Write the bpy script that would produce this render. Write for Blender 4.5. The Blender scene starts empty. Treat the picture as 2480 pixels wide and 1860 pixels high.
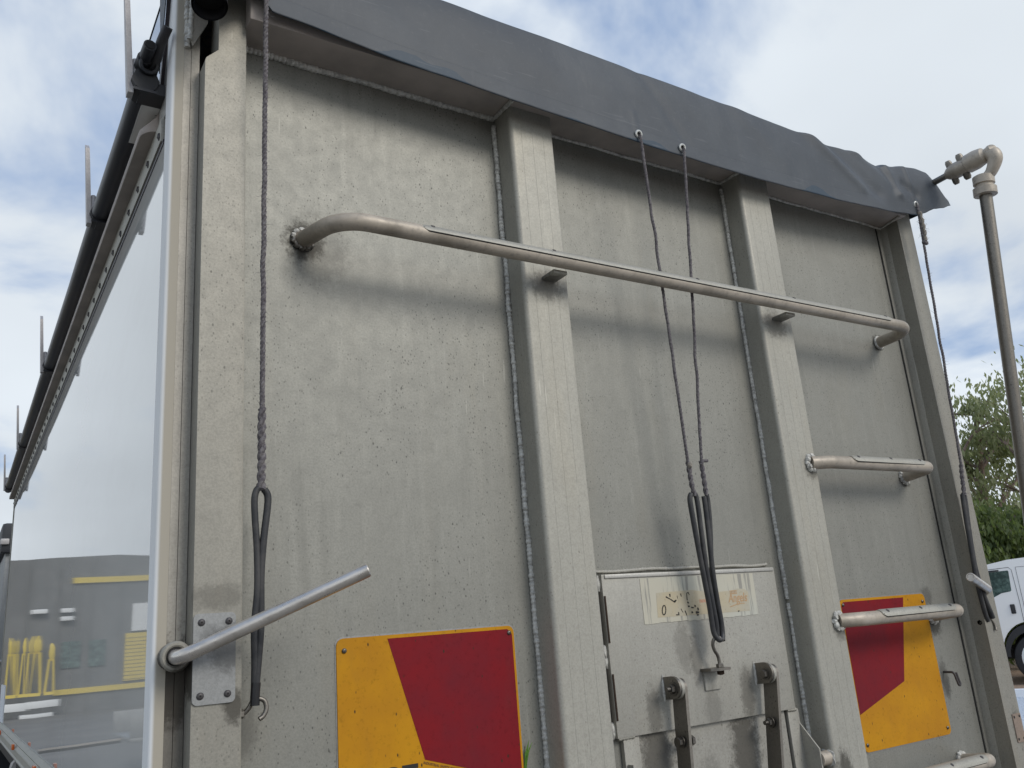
import bpy, bmesh, math, random
from mathutils import Vector, Matrix, noise as mnoise
random.seed(7)
S = bpy.context.scene
COL = S.collection
PI = math.pi

# ------------------------------------------------------------------ camera
cam_d = bpy.data.cameras.new('camera'); cam = bpy.data.objects.new('camera', cam_d)
COL.objects.link(cam); S.camera = cam
cam_d.sensor_width = 36.0; cam_d.lens = 2093.66 / 2480 * 36; cam_d.clip_start = 0.02; cam_d.clip_end = 900
Rm = Matrix(((0.84626043, -0.08128314, -0.52653237, -0.28),
             (-0.5271351, -0.27109737, -0.80537867, -1.58),
             (-0.07727783, 0.95911379, -0.27226617, 1.60),
             (0, 0, 0, 1)))
cam.matrix_world = Rm
S.render.resolution_x = 1024; S.render.resolution_y = 768

# ------------------------------------------------------------------ light
SUN_EL = math.radians(34); SUN_AZ = math.radians(20)      # azimuth from -Y towards +X
sd = Vector((math.sin(SUN_AZ) * math.cos(SUN_EL), -math.cos(SUN_AZ) * math.cos(SUN_EL), math.sin(SUN_EL)))
sun_d = bpy.data.lights.new('sun', 'SUN'); sun_d.energy = 1.5; sun_d.angle = math.radians(23); sun_d.color = (1, .955, .89)
sun = bpy.data.objects.new('sun', sun_d); COL.objects.link(sun)
sun.rotation_euler = sd.to_track_quat('Z', 'Y').to_euler(); sun.location = (3, -6, 8)

W = bpy.data.worlds.new('World'); S.world = W; W.use_nodes = True
nt = W.node_tree; nt.nodes.clear()
def N(t, tree=None, **k):
    n = (tree or nt).nodes.new(t)
    for a, b in k.items(): setattr(n, a, b)
    return n
out = N('ShaderNodeOutputWorld'); bg = N('ShaderNodeBackground'); bg.inputs[1].default_value = 0.1
sky = N('ShaderNodeTexSky', sky_type='NISHITA'); sky.sun_disc = False
sky.sun_elevation = SUN_EL; sky.sun_rotation = PI - SUN_AZ
sky.air_density = 1.0; sky.dust_density = 2.0; sky.ozone_density = 1.0
tc = N('ShaderNodeTexCoord'); sep = N('ShaderNodeSeparateXYZ')
nt.links.new(tc.outputs['Generated'], sep.inputs[0])
def wm(op, a, b=None, c=None):
    n = N('ShaderNodeMath', operation=op)
    for i, v in enumerate((a, b, c)):
        if v is None: continue
        if isinstance(v, (int, float)): n.inputs[i].default_value = v
        else: nt.links.new(v, n.inputs[i])
    return n.outputs[0]
zz = wm('MAXIMUM', wm('ADD', sep.outputs[2], .28), .08)
cx = wm('DIVIDE', sep.outputs[0], zz); cy = wm('DIVIDE', sep.outputs[1], zz)
cmb = N('ShaderNodeCombineXYZ'); nt.links.new(cx, cmb.inputs[0]); nt.links.new(cy, cmb.inputs[1])
cmb.inputs[2].default_value = 3.7
n1 = N('ShaderNodeTexNoise'); n1.inputs['Scale'].default_value = 2.3; n1.inputs['Detail'].default_value = 6
n1.inputs['Roughness'].default_value = .52; n1.inputs['Distortion'].default_value = .25
n2 = N('ShaderNodeTexNoise'); n2.inputs['Scale'].default_value = 1.0; n2.inputs['Detail'].default_value = 4
nt.links.new(cmb.outputs[0], n1.inputs['Vector']); nt.links.new(cmb.outputs[0], n2.inputs['Vector'])
cov = N('ShaderNodeMapRange', interpolation_type='SMOOTHSTEP')
cov.inputs[1].default_value = .36; cov.inputs[2].default_value = .60
nt.links.new(wm('ADD', n1.outputs[0], wm('MULTIPLY', wm('SUBTRACT', .55, sep.outputs[2]), .36)), cov.inputs[0])
cl = N('ShaderNodeMapRange'); cl.inputs[1].default_value = .25; cl.inputs[2].default_value = .75
cl.inputs[3].default_value = 7.3; cl.inputs[4].default_value = 10.4
nt.links.new(n2.outputs[0], cl.inputs[0])
ccol = N('ShaderNodeVectorMath', operation='SCALE'); ccol.inputs[0].default_value = (.90, .965, 1.02)
nt.links.new(cl.outputs[0], ccol.inputs[3])
skb = N('ShaderNodeMixRGB', blend_type='MIX'); skb.inputs[0].default_value = .60
skb.inputs[2].default_value = (3.4, 5.1, 8.4, 1)
nt.links.new(sky.outputs[0], skb.inputs[1])
mx = N('ShaderNodeMixRGB'); nt.links.new(wm('MULTIPLY', cov.outputs[0], .93), mx.inputs[0])
nt.links.new(skb.outputs[0], mx.inputs[1]); nt.links.new(ccol.outputs[0], mx.inputs[2])
nt.links.new(mx.outputs[0], bg.inputs[0]); nt.links.new(bg.outputs[0], out.inputs[0])

S.view_settings.view_transform = 'Standard'; S.view_settings.look = 'None'
S.view_settings.exposure = 0.0; S.view_settings.gamma = 1.0; S.view_settings.use_curve_mapping = False

# ------------------------------------------------------------------ materials
def sl(r, g=None, b=None):
    if g is None: g = b = r
    f = lambda c: (c / 255 / 12.92) if c / 255 <= .04045 else ((c / 255 + .055) / 1.055) ** 2.4
    return (f(r), f(g), f(b), 1)
class M:
    """small node-graph writer"""
    def __init__(s, name):
        s.m = bpy.data.materials.new(name); s.m.use_nodes = True
        s.t = s.m.node_tree; s.b = s.t.nodes['Principled BSDF']; s.tc = s.t.nodes.new('ShaderNodeTexCoord')
        s.co = s.tc.outputs['Object']
    def L(s, a, b): s.t.links.new(a, b)
    def put(s, sock, v):
        if isinstance(v, (int, float)): sock.default_value = v
        elif isinstance(v, tuple): sock.default_value = v
        else: s.L(v, sock)
    def math(s, op, a, b=0, c=0):
        n = s.t.nodes.new('ShaderNodeMath'); n.operation = op
        for i, v in enumerate((a, b, c)): s.put(n.inputs[i], v)
        return n.outputs[0]
    def scale(s, v, co=None):
        n = s.t.nodes.new('ShaderNodeMapping'); s.L(co or s.co, n.inputs[0]); n.inputs['Scale'].default_value = v
        return n.outputs[0]
    def noise(s, sc, det=4, rough=.55, co=None, dist=0):
        n = s.t.nodes.new('ShaderNodeTexNoise'); s.L(co or s.co, n.inputs['Vector'])
        n.inputs['Scale'].default_value = sc; n.inputs['Detail'].default_value = det
        n.inputs['Roughness'].default_value = rough; n.inputs['Distortion'].default_value = dist
        return n.outputs[0]
    def voro(s, sc, co=None):
        n = s.t.nodes.new('ShaderNodeTexVoronoi'); s.L(co or s.co, n.inputs['Vector']); n.inputs['Scale'].default_value = sc
        return n.outputs['Distance'], n.outputs['Color']
    def ramp(s, v, a, b, lo=0., hi=1.):
        n = s.t.nodes.new('ShaderNodeMapRange'); n.interpolation_type = 'SMOOTHSTEP'
        s.L(v, n.inputs[0])
        for i, q in zip((1, 2, 3, 4), (a, b, lo, hi)): n.inputs[i].default_value = q
        return n.outputs[0]
    def mix(s, f, a, b, mode='MIX'):
        n = s.t.nodes.new('ShaderNodeMixRGB'); n.blend_type = mode
        s.put(n.inputs[0], f); s.put(n.inputs[1], a); s.put(n.inputs[2], b)
        return n.outputs[0]
    def xyz(s, co=None):
        n = s.t.nodes.new('ShaderNodeSeparateXYZ'); s.L(co or s.co, n.inputs[0]); return n.outputs
    def bump(s, h, st, dist):
        n = s.t.nodes.new('ShaderNodeBump'); s.L(h, n.inputs['Height'])
        n.inputs['Strength'].default_value = st; n.inputs['Distance'].default_value = dist
        s.L(n.outputs[0], s.b.inputs['Normal']); return n
    def set(s, color=None, rough=None, metal=None, **k):
        if color is not None: s.put(s.b.inputs['Base Color'], color)
        if rough is not None: s.put(s.b.inputs['Roughness'], rough)
        if metal is not None: s.put(s.b.inputs['Metallic'], metal)
        for a, v in k.items(): s.put(s.b.inputs[a.replace('_', ' ')], v)
        return s
    def stain(s, pos, r, squash=(1, 1, 1), nz=.35):
        """irregular patch mask around a point on the object"""
        v = s.t.nodes.new('ShaderNodeVectorMath'); v.operation = 'SUBTRACT'; s.L(s.co, v.inputs[0]); v.inputs[1].default_value = pos
        q = s.t.nodes.new('ShaderNodeVectorMath'); q.operation = 'MULTIPLY'; s.L(v.outputs[0], q.inputs[0]); q.inputs[1].default_value = squash
        l = s.t.nodes.new('ShaderNodeVectorMath'); l.operation = 'LENGTH'; s.L(q.outputs[0], l.inputs[0])
        d = s.math('ADD', l.outputs['Value'], s.math('MULTIPLY', s.math('SUBTRACT', s.noise(70, 6, .72), .5), r * nz * 4.2))
        return s.ramp(d, r * .45, r, 1, 0)

def metal(name, base, streak=.5, speck=1.0, rough=.46, met=.35, stains=(), warm=.4, grain=1.0, dark=None, dents=.8):
    m = M(name)
    vert = m.scale((1, 1, .09)); fine = m.scale((1, 1, .25))
    c = m.mix(m.ramp(m.noise(5.5, 5, .6), .32, .72), base, tuple(x * .91 for x in base[:3]) + (1,))
    c = m.mix(m.math('MULTIPLY', m.ramp(m.noise(34, 5, .62, vert), .5, .72), streak * .32), c, tuple(x * 1.2 for x in base[:3]) + (1,))
    c = m.mix(m.math('MULTIPLY', m.ramp(m.noise(22, 4, .6, vert), .54, .8), streak * .4), c, tuple(x * .68 for x in base[:3]) + (1,))
    c = m.mix(m.math('MULTIPLY', m.ramp(m.noise(7, 4, .6, fine), .52, .78), warm * .5), c, (base[0] * 1.02, base[1] * .92, base[2] * .76, 1))
    c = m.mix(m.math('MULTIPLY', m.ramp(m.noise(240, 3, .7), .4, .62), .32 * grain), c, tuple(x * .62 for x in base[:3]) + (1,))
    # mid-scale mottling, run marks and hairline scratches
    c = m.mix(m.math('MULTIPLY', m.ramp(m.noise(58, 6, .72), .50, .70), .30 * grain), c, tuple(x * .60 for x in base[:3]) + (1,))
    c = m.mix(m.math('MULTIPLY', m.ramp(m.noise(75, 5, .7, m.scale((1, 1, .045))), .60, .74), streak * .28), c, tuple(x * 1.32 for x in base[:3]) + (1,))
    for rx_, rz_ in ((.5, 9), (-.45, 7)):
        mp = m.t.nodes.new('ShaderNodeMapping'); m.L(m.co, mp.inputs[0]); mp.inputs['Rotation'].default_value = (0, rx_, 0); mp.inputs['Scale'].default_value = (1, 1, .06)
        gt = m.ramp(m.noise(3.2, 2), .52, .60)
        c = m.mix(m.math('MULTIPLY', m.math('MULTIPLY', m.ramp(m.noise(120, 1, .4, mp.outputs[0]), .735, .76), gt), .5 * grain), c, tuple(x * 1.35 for x in base[:3]) + (1,))
    # dirt specks: two sizes, gated so they cluster
    for sc, rad, am, gate in ((46, .09, .8, .50), (95, .15, .75, .47), (26, .045, .75, .45), (170, .22, .6, .46)):
        d, col = m.voro(sc, m.scale((1, 1, .62)))
        g = m.math('MULTIPLY', m.ramp(col, .62, .66), m.ramp(m.noise(4, 3), gate - .1, gate + .1))
        f = m.math('MULTIPLY', m.math('MULTIPLY', m.ramp(d, rad * .5, rad * 1.25, 1, 0), g), am * speck)
        c = m.mix(f, c, tuple(x * .22 for x in base[:3]) + (1,))
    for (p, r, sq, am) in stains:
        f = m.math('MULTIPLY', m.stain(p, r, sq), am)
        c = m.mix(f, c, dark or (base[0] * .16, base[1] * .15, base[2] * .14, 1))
    rg = m.ramp(m.noise(30, 4), .3, .7, rough + .06, rough + .11)
    m.set(c, rg, min(1, met * 2.0), Specular_IOR_Level=.35)
    m.bump(m.math('ADD', m.math('MULTIPLY', m.noise(160, 4, .6), .10), m.math('MULTIPLY', m.noise(2.6, 2, .5), dents)), 1, .002)
    return m.m

ALU = (.355, .350, .325, 1)
def build_mats():
    D = {}
    D['panel'] = metal('weathered_aluminium_sheet', (.308, .304, .271, 1), 1.35, 1.0, .5, .30,
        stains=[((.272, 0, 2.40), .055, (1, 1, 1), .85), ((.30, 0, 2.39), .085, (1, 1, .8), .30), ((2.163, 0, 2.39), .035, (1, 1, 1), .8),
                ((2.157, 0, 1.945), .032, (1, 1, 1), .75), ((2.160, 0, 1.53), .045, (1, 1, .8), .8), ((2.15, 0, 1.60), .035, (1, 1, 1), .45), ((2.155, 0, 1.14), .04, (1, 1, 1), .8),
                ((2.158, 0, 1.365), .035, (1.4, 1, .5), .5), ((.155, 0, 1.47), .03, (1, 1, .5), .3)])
    D['column'] = metal('ribbed_aluminium', (.435, .42, .365, 1), .9, .7, .5, .2,
        stains=[((1.60, -.068, 2.36), .05, (.9, 1, 1), .55), ((.825, -.068, 2.36), .05, (.9, 1, 1), .55), ((1.645, -.068, 1.945), .028, (1, 1, 1), .5),
                ((1.65, -.068, 1.53), .03, (1, 1, 1), .5), ((1.58, -.06, 1.215), .035, (1, 1, .6), .8)])
    D['post'] = metal('dusty_post_aluminium', (.345, .33, .285, 1), .8, .7, .5, .25, warm=1.1,
        stains=[((.09, -.066, 1.69), .035, (.6, 1, 1.2), .35), ((.12, -.066, 1.515), .022, (1, 1, .6), .75), ((.050, -.05, 1.565), .042, (1.2, .6, .9), .9),
                ((2.36, -.066, 1.215), .045, (1.6, 1, .7), .5)])
    D['corner'] = metal('grimy_corner_extrusion', (.42, .395, .345, 1), .9, .6, .5, .2, warm=1.0,
        stains=[((.036, -.02, 1.555), .075, (.8, .7, .9), .95), ((.036, -.02, 1.46), .07, (1.3, .7, .35), .6)])
    D['hatch'] = metal('hatch_aluminium', (.43, .415, .365, 1), 1.0, .9, .5, .12,
        stains=[((1.155, -.018, 1.53), .035, (1, 1, .45), .34), ((1.19, -.018, 1.50), .028, (1.2, 1, .4), .42), ((1.045, -.018, 1.40), .028, (1, 1, .4), .5), ((1.34, -.018, 1.41), .03, (1, 1, .4), .5),
                ((1.225, -.018, 1.39), .03, (.9, 1, .5), .3)])
    D['gate'] = metal('stained_gate_sheet', (.40, .385, .34, 1), 1.2, .9, .5, .15,
        stains=[((1.05, -.006, 1.30), .06, (1, 1, .4), .7), ((1.32, -.006, 1.29), .06, (1, 1, .4), .75), ((1.2, -.006, 1.2), .05, (1, 1, .4), .3)])
    D['plate'] = metal('galvanised_plate', (.36, .365, .36, 1), .5, .5, .5, .4, warm=.2,
        stains=[((.11, -.068, 1.607), .040, (.9, 1, .8), .62), ((.078, -.068, 1.625), .02, (1, 1, .7), .35)], dark=(.11, .11, .105, 1))
    D['rust_plate'] = metal('rusty_plate', (.33, .26, .21, 1), .8, .8, .6, .2, warm=1.2)
    D['steel'] = metal('worn_steel', (.26, .24, .21, 1), .7, .9, .42, .6, warm=1.2)
    D['bolt'] = metal('bolt_metal', (.20, .185, .165, 1), .3, .5, .38, .7)
    D['dark_bolt'] = M('dark_rivet').set((.07, .065, .065, 1), .45, .3).m
    D['hole'] = M('blackened_hole').set((.012, .011, .01, 1), .8, 0).m
    m = M('brushed_tube')
    c = m.mix(m.ramp(m.noise(9, 5, .65), .38, .7), (.49, .43, .35, 1), (.31, .27, .215, 1))
    c = m.mix(m.math('MULTIPLY', m.ramp(m.noise(60, 5, .7), .5, .75), .5), c, (.2, .18, .16, 1))
    d, col = m.voro(60); c = m.mix(m.math('MULTIPLY', m.ramp(d, .06, .14, 1, 0), m.ramp(col, .7, .75)), c, (.06, .05, .045, 1))
    m.set(c, m.ramp(m.noise(30, 4), .3, .7, .42, .58), .2); m.bump(m.math('ADD', m.noise(120, 3), m.math('MULTIPLY', m.noise(35, 3), 1.5)), .2, .001); D['tube'] = m.m
    m = M('polished_lever'); c = m.mix(m.ramp(m.noise(26, 5, .6, m.scale((.4, .4, 1))), .4, .75), (.62, .585, .54, 1), (.36, .33, .29, 1))
    d, col = m.voro(70); c = m.mix(m.math('MULTIPLY', m.ramp(d, .08, .16, 1, 0), m.ramp(col, .8, .84)), c, (.06, .05, .045, 1))
    m.set(c, m.ramp(m.noise(70, 3), .3, .7, .26, .42), .7); D['lever'] = m.m
    D['tube_bright'] = metal('bare_bright_edge', (.56, .545, .50, 1), .4, .4, .4, .2)
    m = M('weld_metal'); c = m.mix(m.ramp(m.noise(90, 4, .6), .4, .65), (.60, .59, .54, 1), (.36, .35, .32, 1)); m.set(c, .65, .1)
    m.bump(m.noise(300, 3), .3, .001); D['weld'] = m.m
    # glossy white side: slightly wavy sheet
    m = M('glossy_white_panel')
    c = m.mix(m.ramp(m.noise(3, 4, .6, m.scale((1, .4, 1))), .4, .7), (.66, .655, .615, 1), (.60, .59, .55, 1))
    m.set(c, .025, 0, Specular_IOR_Level=.5, Coat_Weight=.3, Coat_Roughness=.01)
    wv = m.math('ADD', m.noise(1.0, 1, .4, m.scale((1, .55, .9))), m.math('MULTIPLY', m.noise(2.6, 0, .5, m.scale((1, .4, .8))), .16))
    m.bump(wv, .6, .010); D['white'] = m.m
    m = M('white_corner_paint'); x = m.xyz()
    c = m.mix(m.math('MULTIPLY', m.ramp(m.noise(26, 5, .6, m.scale((1, 1, .1))), .45, .75), .5), (.86, .86, .84, 1), (.74, .73, .68, 1))
    c = m.mix(m.ramp(x[0], .003, .0085), c, (.44, .405, .335, 1))
    m.set(c, .7, 0, Specular_IOR_Level=.15); D['corner_white'] = m.m
    m = M('dusty_top_rail'); c = m.mix(m.ramp(m.noise(8, 5, .6), .35, .7), (.42, .365, .325, 1), (.31, .275, .245, 1)); m.set(c, .6, 0); D['rail_under'] = m.m
    m = M('dark_pvc_tarp'); uv = m.tc.outputs['UV']; x = m.xyz(uv)
    c = m.mix(m.ramp(m.noise(4, 5, .6), .35, .7), (.066, .075, .085, 1), (.086, .096, .106, 1))
    c = m.mix(m.math('MULTIPLY', m.ramp(m.noise(40, 4, .6), .5, .8), .25), c, (.05, .054, .062, 1))
    # frayed bluish backing that shows along the hem, and the hem seam
    edge = m.math('ADD', m.math('MULTIPLY', m.ramp(m.noise(3.1, 2, .5, m.scale((1, 0, 0))), .50, .66), .030), m.math('MULTIPLY', m.noise(60, 3), .006))
    c = m.mix(m.math('LESS_THAN', x[1], m.math('SUBTRACT', edge, .003)), c, (.040, .062, .085, 1))
    c = m.mix(m.math('MULTIPLY', m.ramp(m.math('ABSOLUTE', m.math('SUBTRACT', x[1], .042)), .0, .003, 1, 0), .12), c, (.06, .066, .075, 1))
    c = m.mix(m.math('MULTIPLY', m.ramp(m.noise(16, 6, .7, m.scale((1, 1, .25))), .52, .78), .30), c, (.15, .155, .155, 1))
    c = m.mix(m.math('MULTIPLY', m.ramp(m.noise(90, 4, .7), .56, .74), .35), c, (.13, .135, .14, 1))
    c = m.mix(m.math('MULTIPLY', m.ramp(m.noise(150, 1, .4, m.scale((.07, 1, 1))), .70, .74), .25), c, (.16, .17, .18, 1))
    m.set(c, .5, 0, Specular_IOR_Level=.3); hb = m.math('ADD', m.math('MULTIPLY', m.noise(420, 2, .5), .12), m.math('ADD', m.math('MULTIPLY', m.noise(11, 4, .6), .5), m.math('MULTIPLY', m.ramp(m.math('ABSOLUTE', m.math('SUBTRACT', x[1], .042)), .0, .0025), .15)))
    m.bump(hb, 1, .0014); D['tarp'] = m.m
    D['tarp_black'] = M('black_tarp_sheet').set((.035, .037, .042, 1), .5, 0).m
    m = M('black_rubber_roll'); c = m.mix(m.ramp(m.noise(6, 4, .6, m.scale((1, .3, 1))), .4, .7), (.022, .025, .032, 1), (.045, .04, .038, 1)); m.set(c, .42, 0); D['roll'] = m.m
    m = M('sun_bleached_rope'); c = m.mix(m.ramp(m.noise(160, 3, .6), .35, .65), (.085, .075, .082, 1), (.19, .175, .175, 1)); m.set(c, .85, 0); D['rope'] = m.m
    m = M('pale_rope'); c = m.mix(m.ramp(m.noise(120, 3, .6), .35, .65), (.17, .155, .13, 1), (.30, .27, .23, 1)); m.set(c, .85, 0); D['rope_pale'] = m.m
    m = M('inner_tube_rubber'); c = m.mix(m.ramp(m.noise(30, 4, .6), .4, .7), (.032, .033, .035, 1), (.062, .060, .058, 1)); m.set(c, .5, 0); D['rubber'] = m.m
    D['tape'] = M('black_tape').set((.012, .012, .013, 1), .35, 0).m
    D['eyelet'] = M('brass_eyelet_worn').set((.62, .62, .58, 1), .35, .5).m
    D['spike'] = metal('weathered_alloy_stop', (.52, .50, .49, 1), .3, .2, .5, .2)
    def sheet(name, col, col2, fade):
        m = M(name)
        c = m.mix(m.ramp(m.noise(7, 5, .6), .3, .7), col, col2)
        c = m.mix(m.math('MULTIPLY', m.ramp(m.noise(18, 5, .65, m.scale((1, 1, .3))), .52, .75), .35), c, tuple(v * .6 + .02 for v in col[:3]) + (1,))
        c = m.mix(m.math('MULTIPLY', m.ramp(m.noise(120, 4, .7), .52, .75), .45), c, tuple(v * .45 for v in col[:3]) + (1,))
        d, cl_ = m.voro(70, m.scale((1, 1, .5)))
        c = m.mix(m.math('MULTIPLY', m.ramp(d, .06, .16, 1, 0), m.ramp(cl_, .7, .75)), c, (.035, .03, .02, 1))
        d, cl_ = m.voro(52); c = m.mix(m.math('MULTIPLY', m.math('MULTIPLY', m.ramp(d, .03, .08, 1, 0), m.ramp(cl_, .85, .88)), fade * .6), c, (.6, .5, .42, 1))
        m.set(c, .55, 0, Specular_IOR_Level=.12); return m.m
    D['yellow'] = sheet('faded_yellow_sheet', (.56, .265, .012, 1), (.47, .21, .014, 1), .2)
    D['red'] = sheet('faded_red_sheet', (.225, .012, .017, 1), (.165, .016, .024, 1), .6)
    D['ink'] = M('black_lettering').set((.018, .016, .014, 1), .5, 0).m
    D['ink_small'] = M('small_print').set((.20, .09, .02, 1), .5, 0).m
    m = M('peeling_sticker'); v = m.scale((1, 1, .06))
    c = m.mix(m.ramp(m.noise(4, 4), .4, .6), (.53, .50, .40, 1), (.51, .505, .43, 1))
    c = m.mix(m.math('MULTIPLY', m.ramp(m.noise(95, 5, .65, v), .50, .62), .85), c, (.27, .26, .23, 1))
    d, cl_ = m.voro(90, m.scale((1, 1, .5))); c = m.mix(m.math('MULTIPLY', m.ramp(d, .1, .2, 1, 0), m.ramp(cl_, .72, .76)), c, (.05, .045, .04, 1))
    m.set(c, .6, 0); D['sticker'] = m.m
    m = M('yellowed_label'); c = m.mix(m.ramp(m.noise(12, 4), .35, .65), (.50, .43, .29, 1), (.46, .43, .34, 1))
    c = m.mix(m.math('MULTIPLY', m.ramp(m.noise(140, 4, .7), .55, .7), .4), c, (.30, .24, .14, 1)); m.set(c, .55, 0); D['label'] = m.m
    D['orange_print'] = M('faded_orange_print').set((.48, .30, .16, 1), .6, 0).m
    D['pink_print'] = M('faded_pink_print').set((.55, .30, .20, 1), .6, 0).m
    D['seal'] = M('dark_seal_strip').set((.03, .022, .026, 1), .5, 0).m
    D['rust'] = metal('rusty_gap', (.05, .032, .022, 1), .8, .5, .8, .1)
    D['amber'] = M('amber_lens').set((.72, .15, .025, 1), .2, 0).m
    D['black_plastic'] = M('black_plastic').set((.02, .02, .022, 1), .45, 0).m
    D['tyre'] = M('tyre_rubber').set((.022, .023, .026, 1), .75, 0).m
    m = M('white_truck_paint'); m.set((.86, .86, .84, 1), .25, 0, Coat_Weight=.3, Coat_Roughness=.05); D['truck_white'] = m.m
    m = M('tinted_window'); c = m.mix(m.ramp(m.noise(9, 5, .6), .4, .65), (.030, .055, .050, 1), (.10, .16, .14, 1)); m.set(c, .06, 0); D['glass'] = m.m
    m = M('dry_soil'); c = m.mix(m.ramp(m.noise(.55, 6, .6), .35, .7), (.40, .285, .20, 1), (.28, .195, .135, 1))
    c = m.mix(m.math('MULTIPLY', m.ramp(m.noise(18, 6, .7), .45, .7), .5), c, (.19, .135, .10, 1)); m.set(c, .95, 0); m.bump(m.noise(25, 6, .7), .5, .02); D['soil'] = m.m
    m = M('worn_asphalt'); c = m.mix(m.ramp(m.noise(.7, 5), .35, .7), (.125, .118, .106, 1), (.165, .155, .138, 1))
    c = m.mix(m.math('MULTIPLY', m.ramp(m.noise(120, 4, .7), .45, .7), .5), c, (.17, .165, .155, 1)); m.set(c, .85, 0); m.bump(m.noise(150, 4, .7), .4, .006); D['asphalt'] = m.m
    m = M('blue_grey_concrete'); c = m.mix(m.ramp(m.noise(30, 6, .75), .40, .62), (.60, .66, .73, 1), (.33, .37, .42, 1))
    c = m.mix(m.math('MULTIPLY', m.ramp(m.noise(2, 4), .4, .7), .3), c, (.45, .48, .52, 1)); m.set(c, .7, 0); D['slab'] = m.m
    D['kerb'] = M('white_kerb_paint').set((.78, .80, .82, 1), .6, 0).m
    def leaf(name, a, b):
        m = M(name); oi = m.t.nodes.new('ShaderNodeNewGeometry')
        c = m.mix(oi.outputs['Random Per Island'], a, b); m.set(c, .55, 0)
        tr = m.t.nodes.new('ShaderNodeBsdfTranslucent'); m.L(m.mix(.5, c, (.22, .30, .06, 1)), tr.inputs[0])
        ms = m.t.nodes.new('ShaderNodeMixShader'); ms.inputs[0].default_value = .5
        o = m.t.nodes['Material Output']; m.L(m.b.outputs[0], ms.inputs[1]); m.L(tr.outputs[0], ms.inputs[2]); m.L(ms.outputs[0], o.inputs[0]); return m.m
    D['leaf'] = leaf('gum_leaves', (.22, .245, .125, 1), (.40, .42, .24, 1))
    D['leaf_dark'] = leaf('shrub_leaves', (.06, .09, .03, 1), (.15, .19, .065, 1))
    D['blade'] = leaf('fresh_grass_blade', (.10, .28, .03, 1), (.20, .42, .06, 1))
    m = M('pale_bark'); c = m.mix(m.ramp(m.noise(12, 5), .35, .65), (.28, .21, .17, 1), (.16, .12, .10, 1)); m.set(c, .9, 0); D['bark'] = m.m
    m = M('grey_cladding'); c = m.mix(m.ramp(m.noise(1.2, 4), .4, .7), (.12, .122, .118, 1), (.15, .15, .145, 1)); m.set(c, .7, 0); D['clad'] = m.m
    D['shed_yellow'] = M('safety_yellow').set((.62, .47, .07, 1), .5, 0).m
    D['shed_white'] = M('chalky_white').set((.70, .71, .70, 1), .5, 0).m
    D['shed_red'] = M('dull_red_paint').set((.40, .10, .10, 1), .5, 0).m
    D['chassis'] = M('chassis_black').set((.03, .028, .027, 1), .6, .1).m
    return D
D = build_mats()

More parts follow.
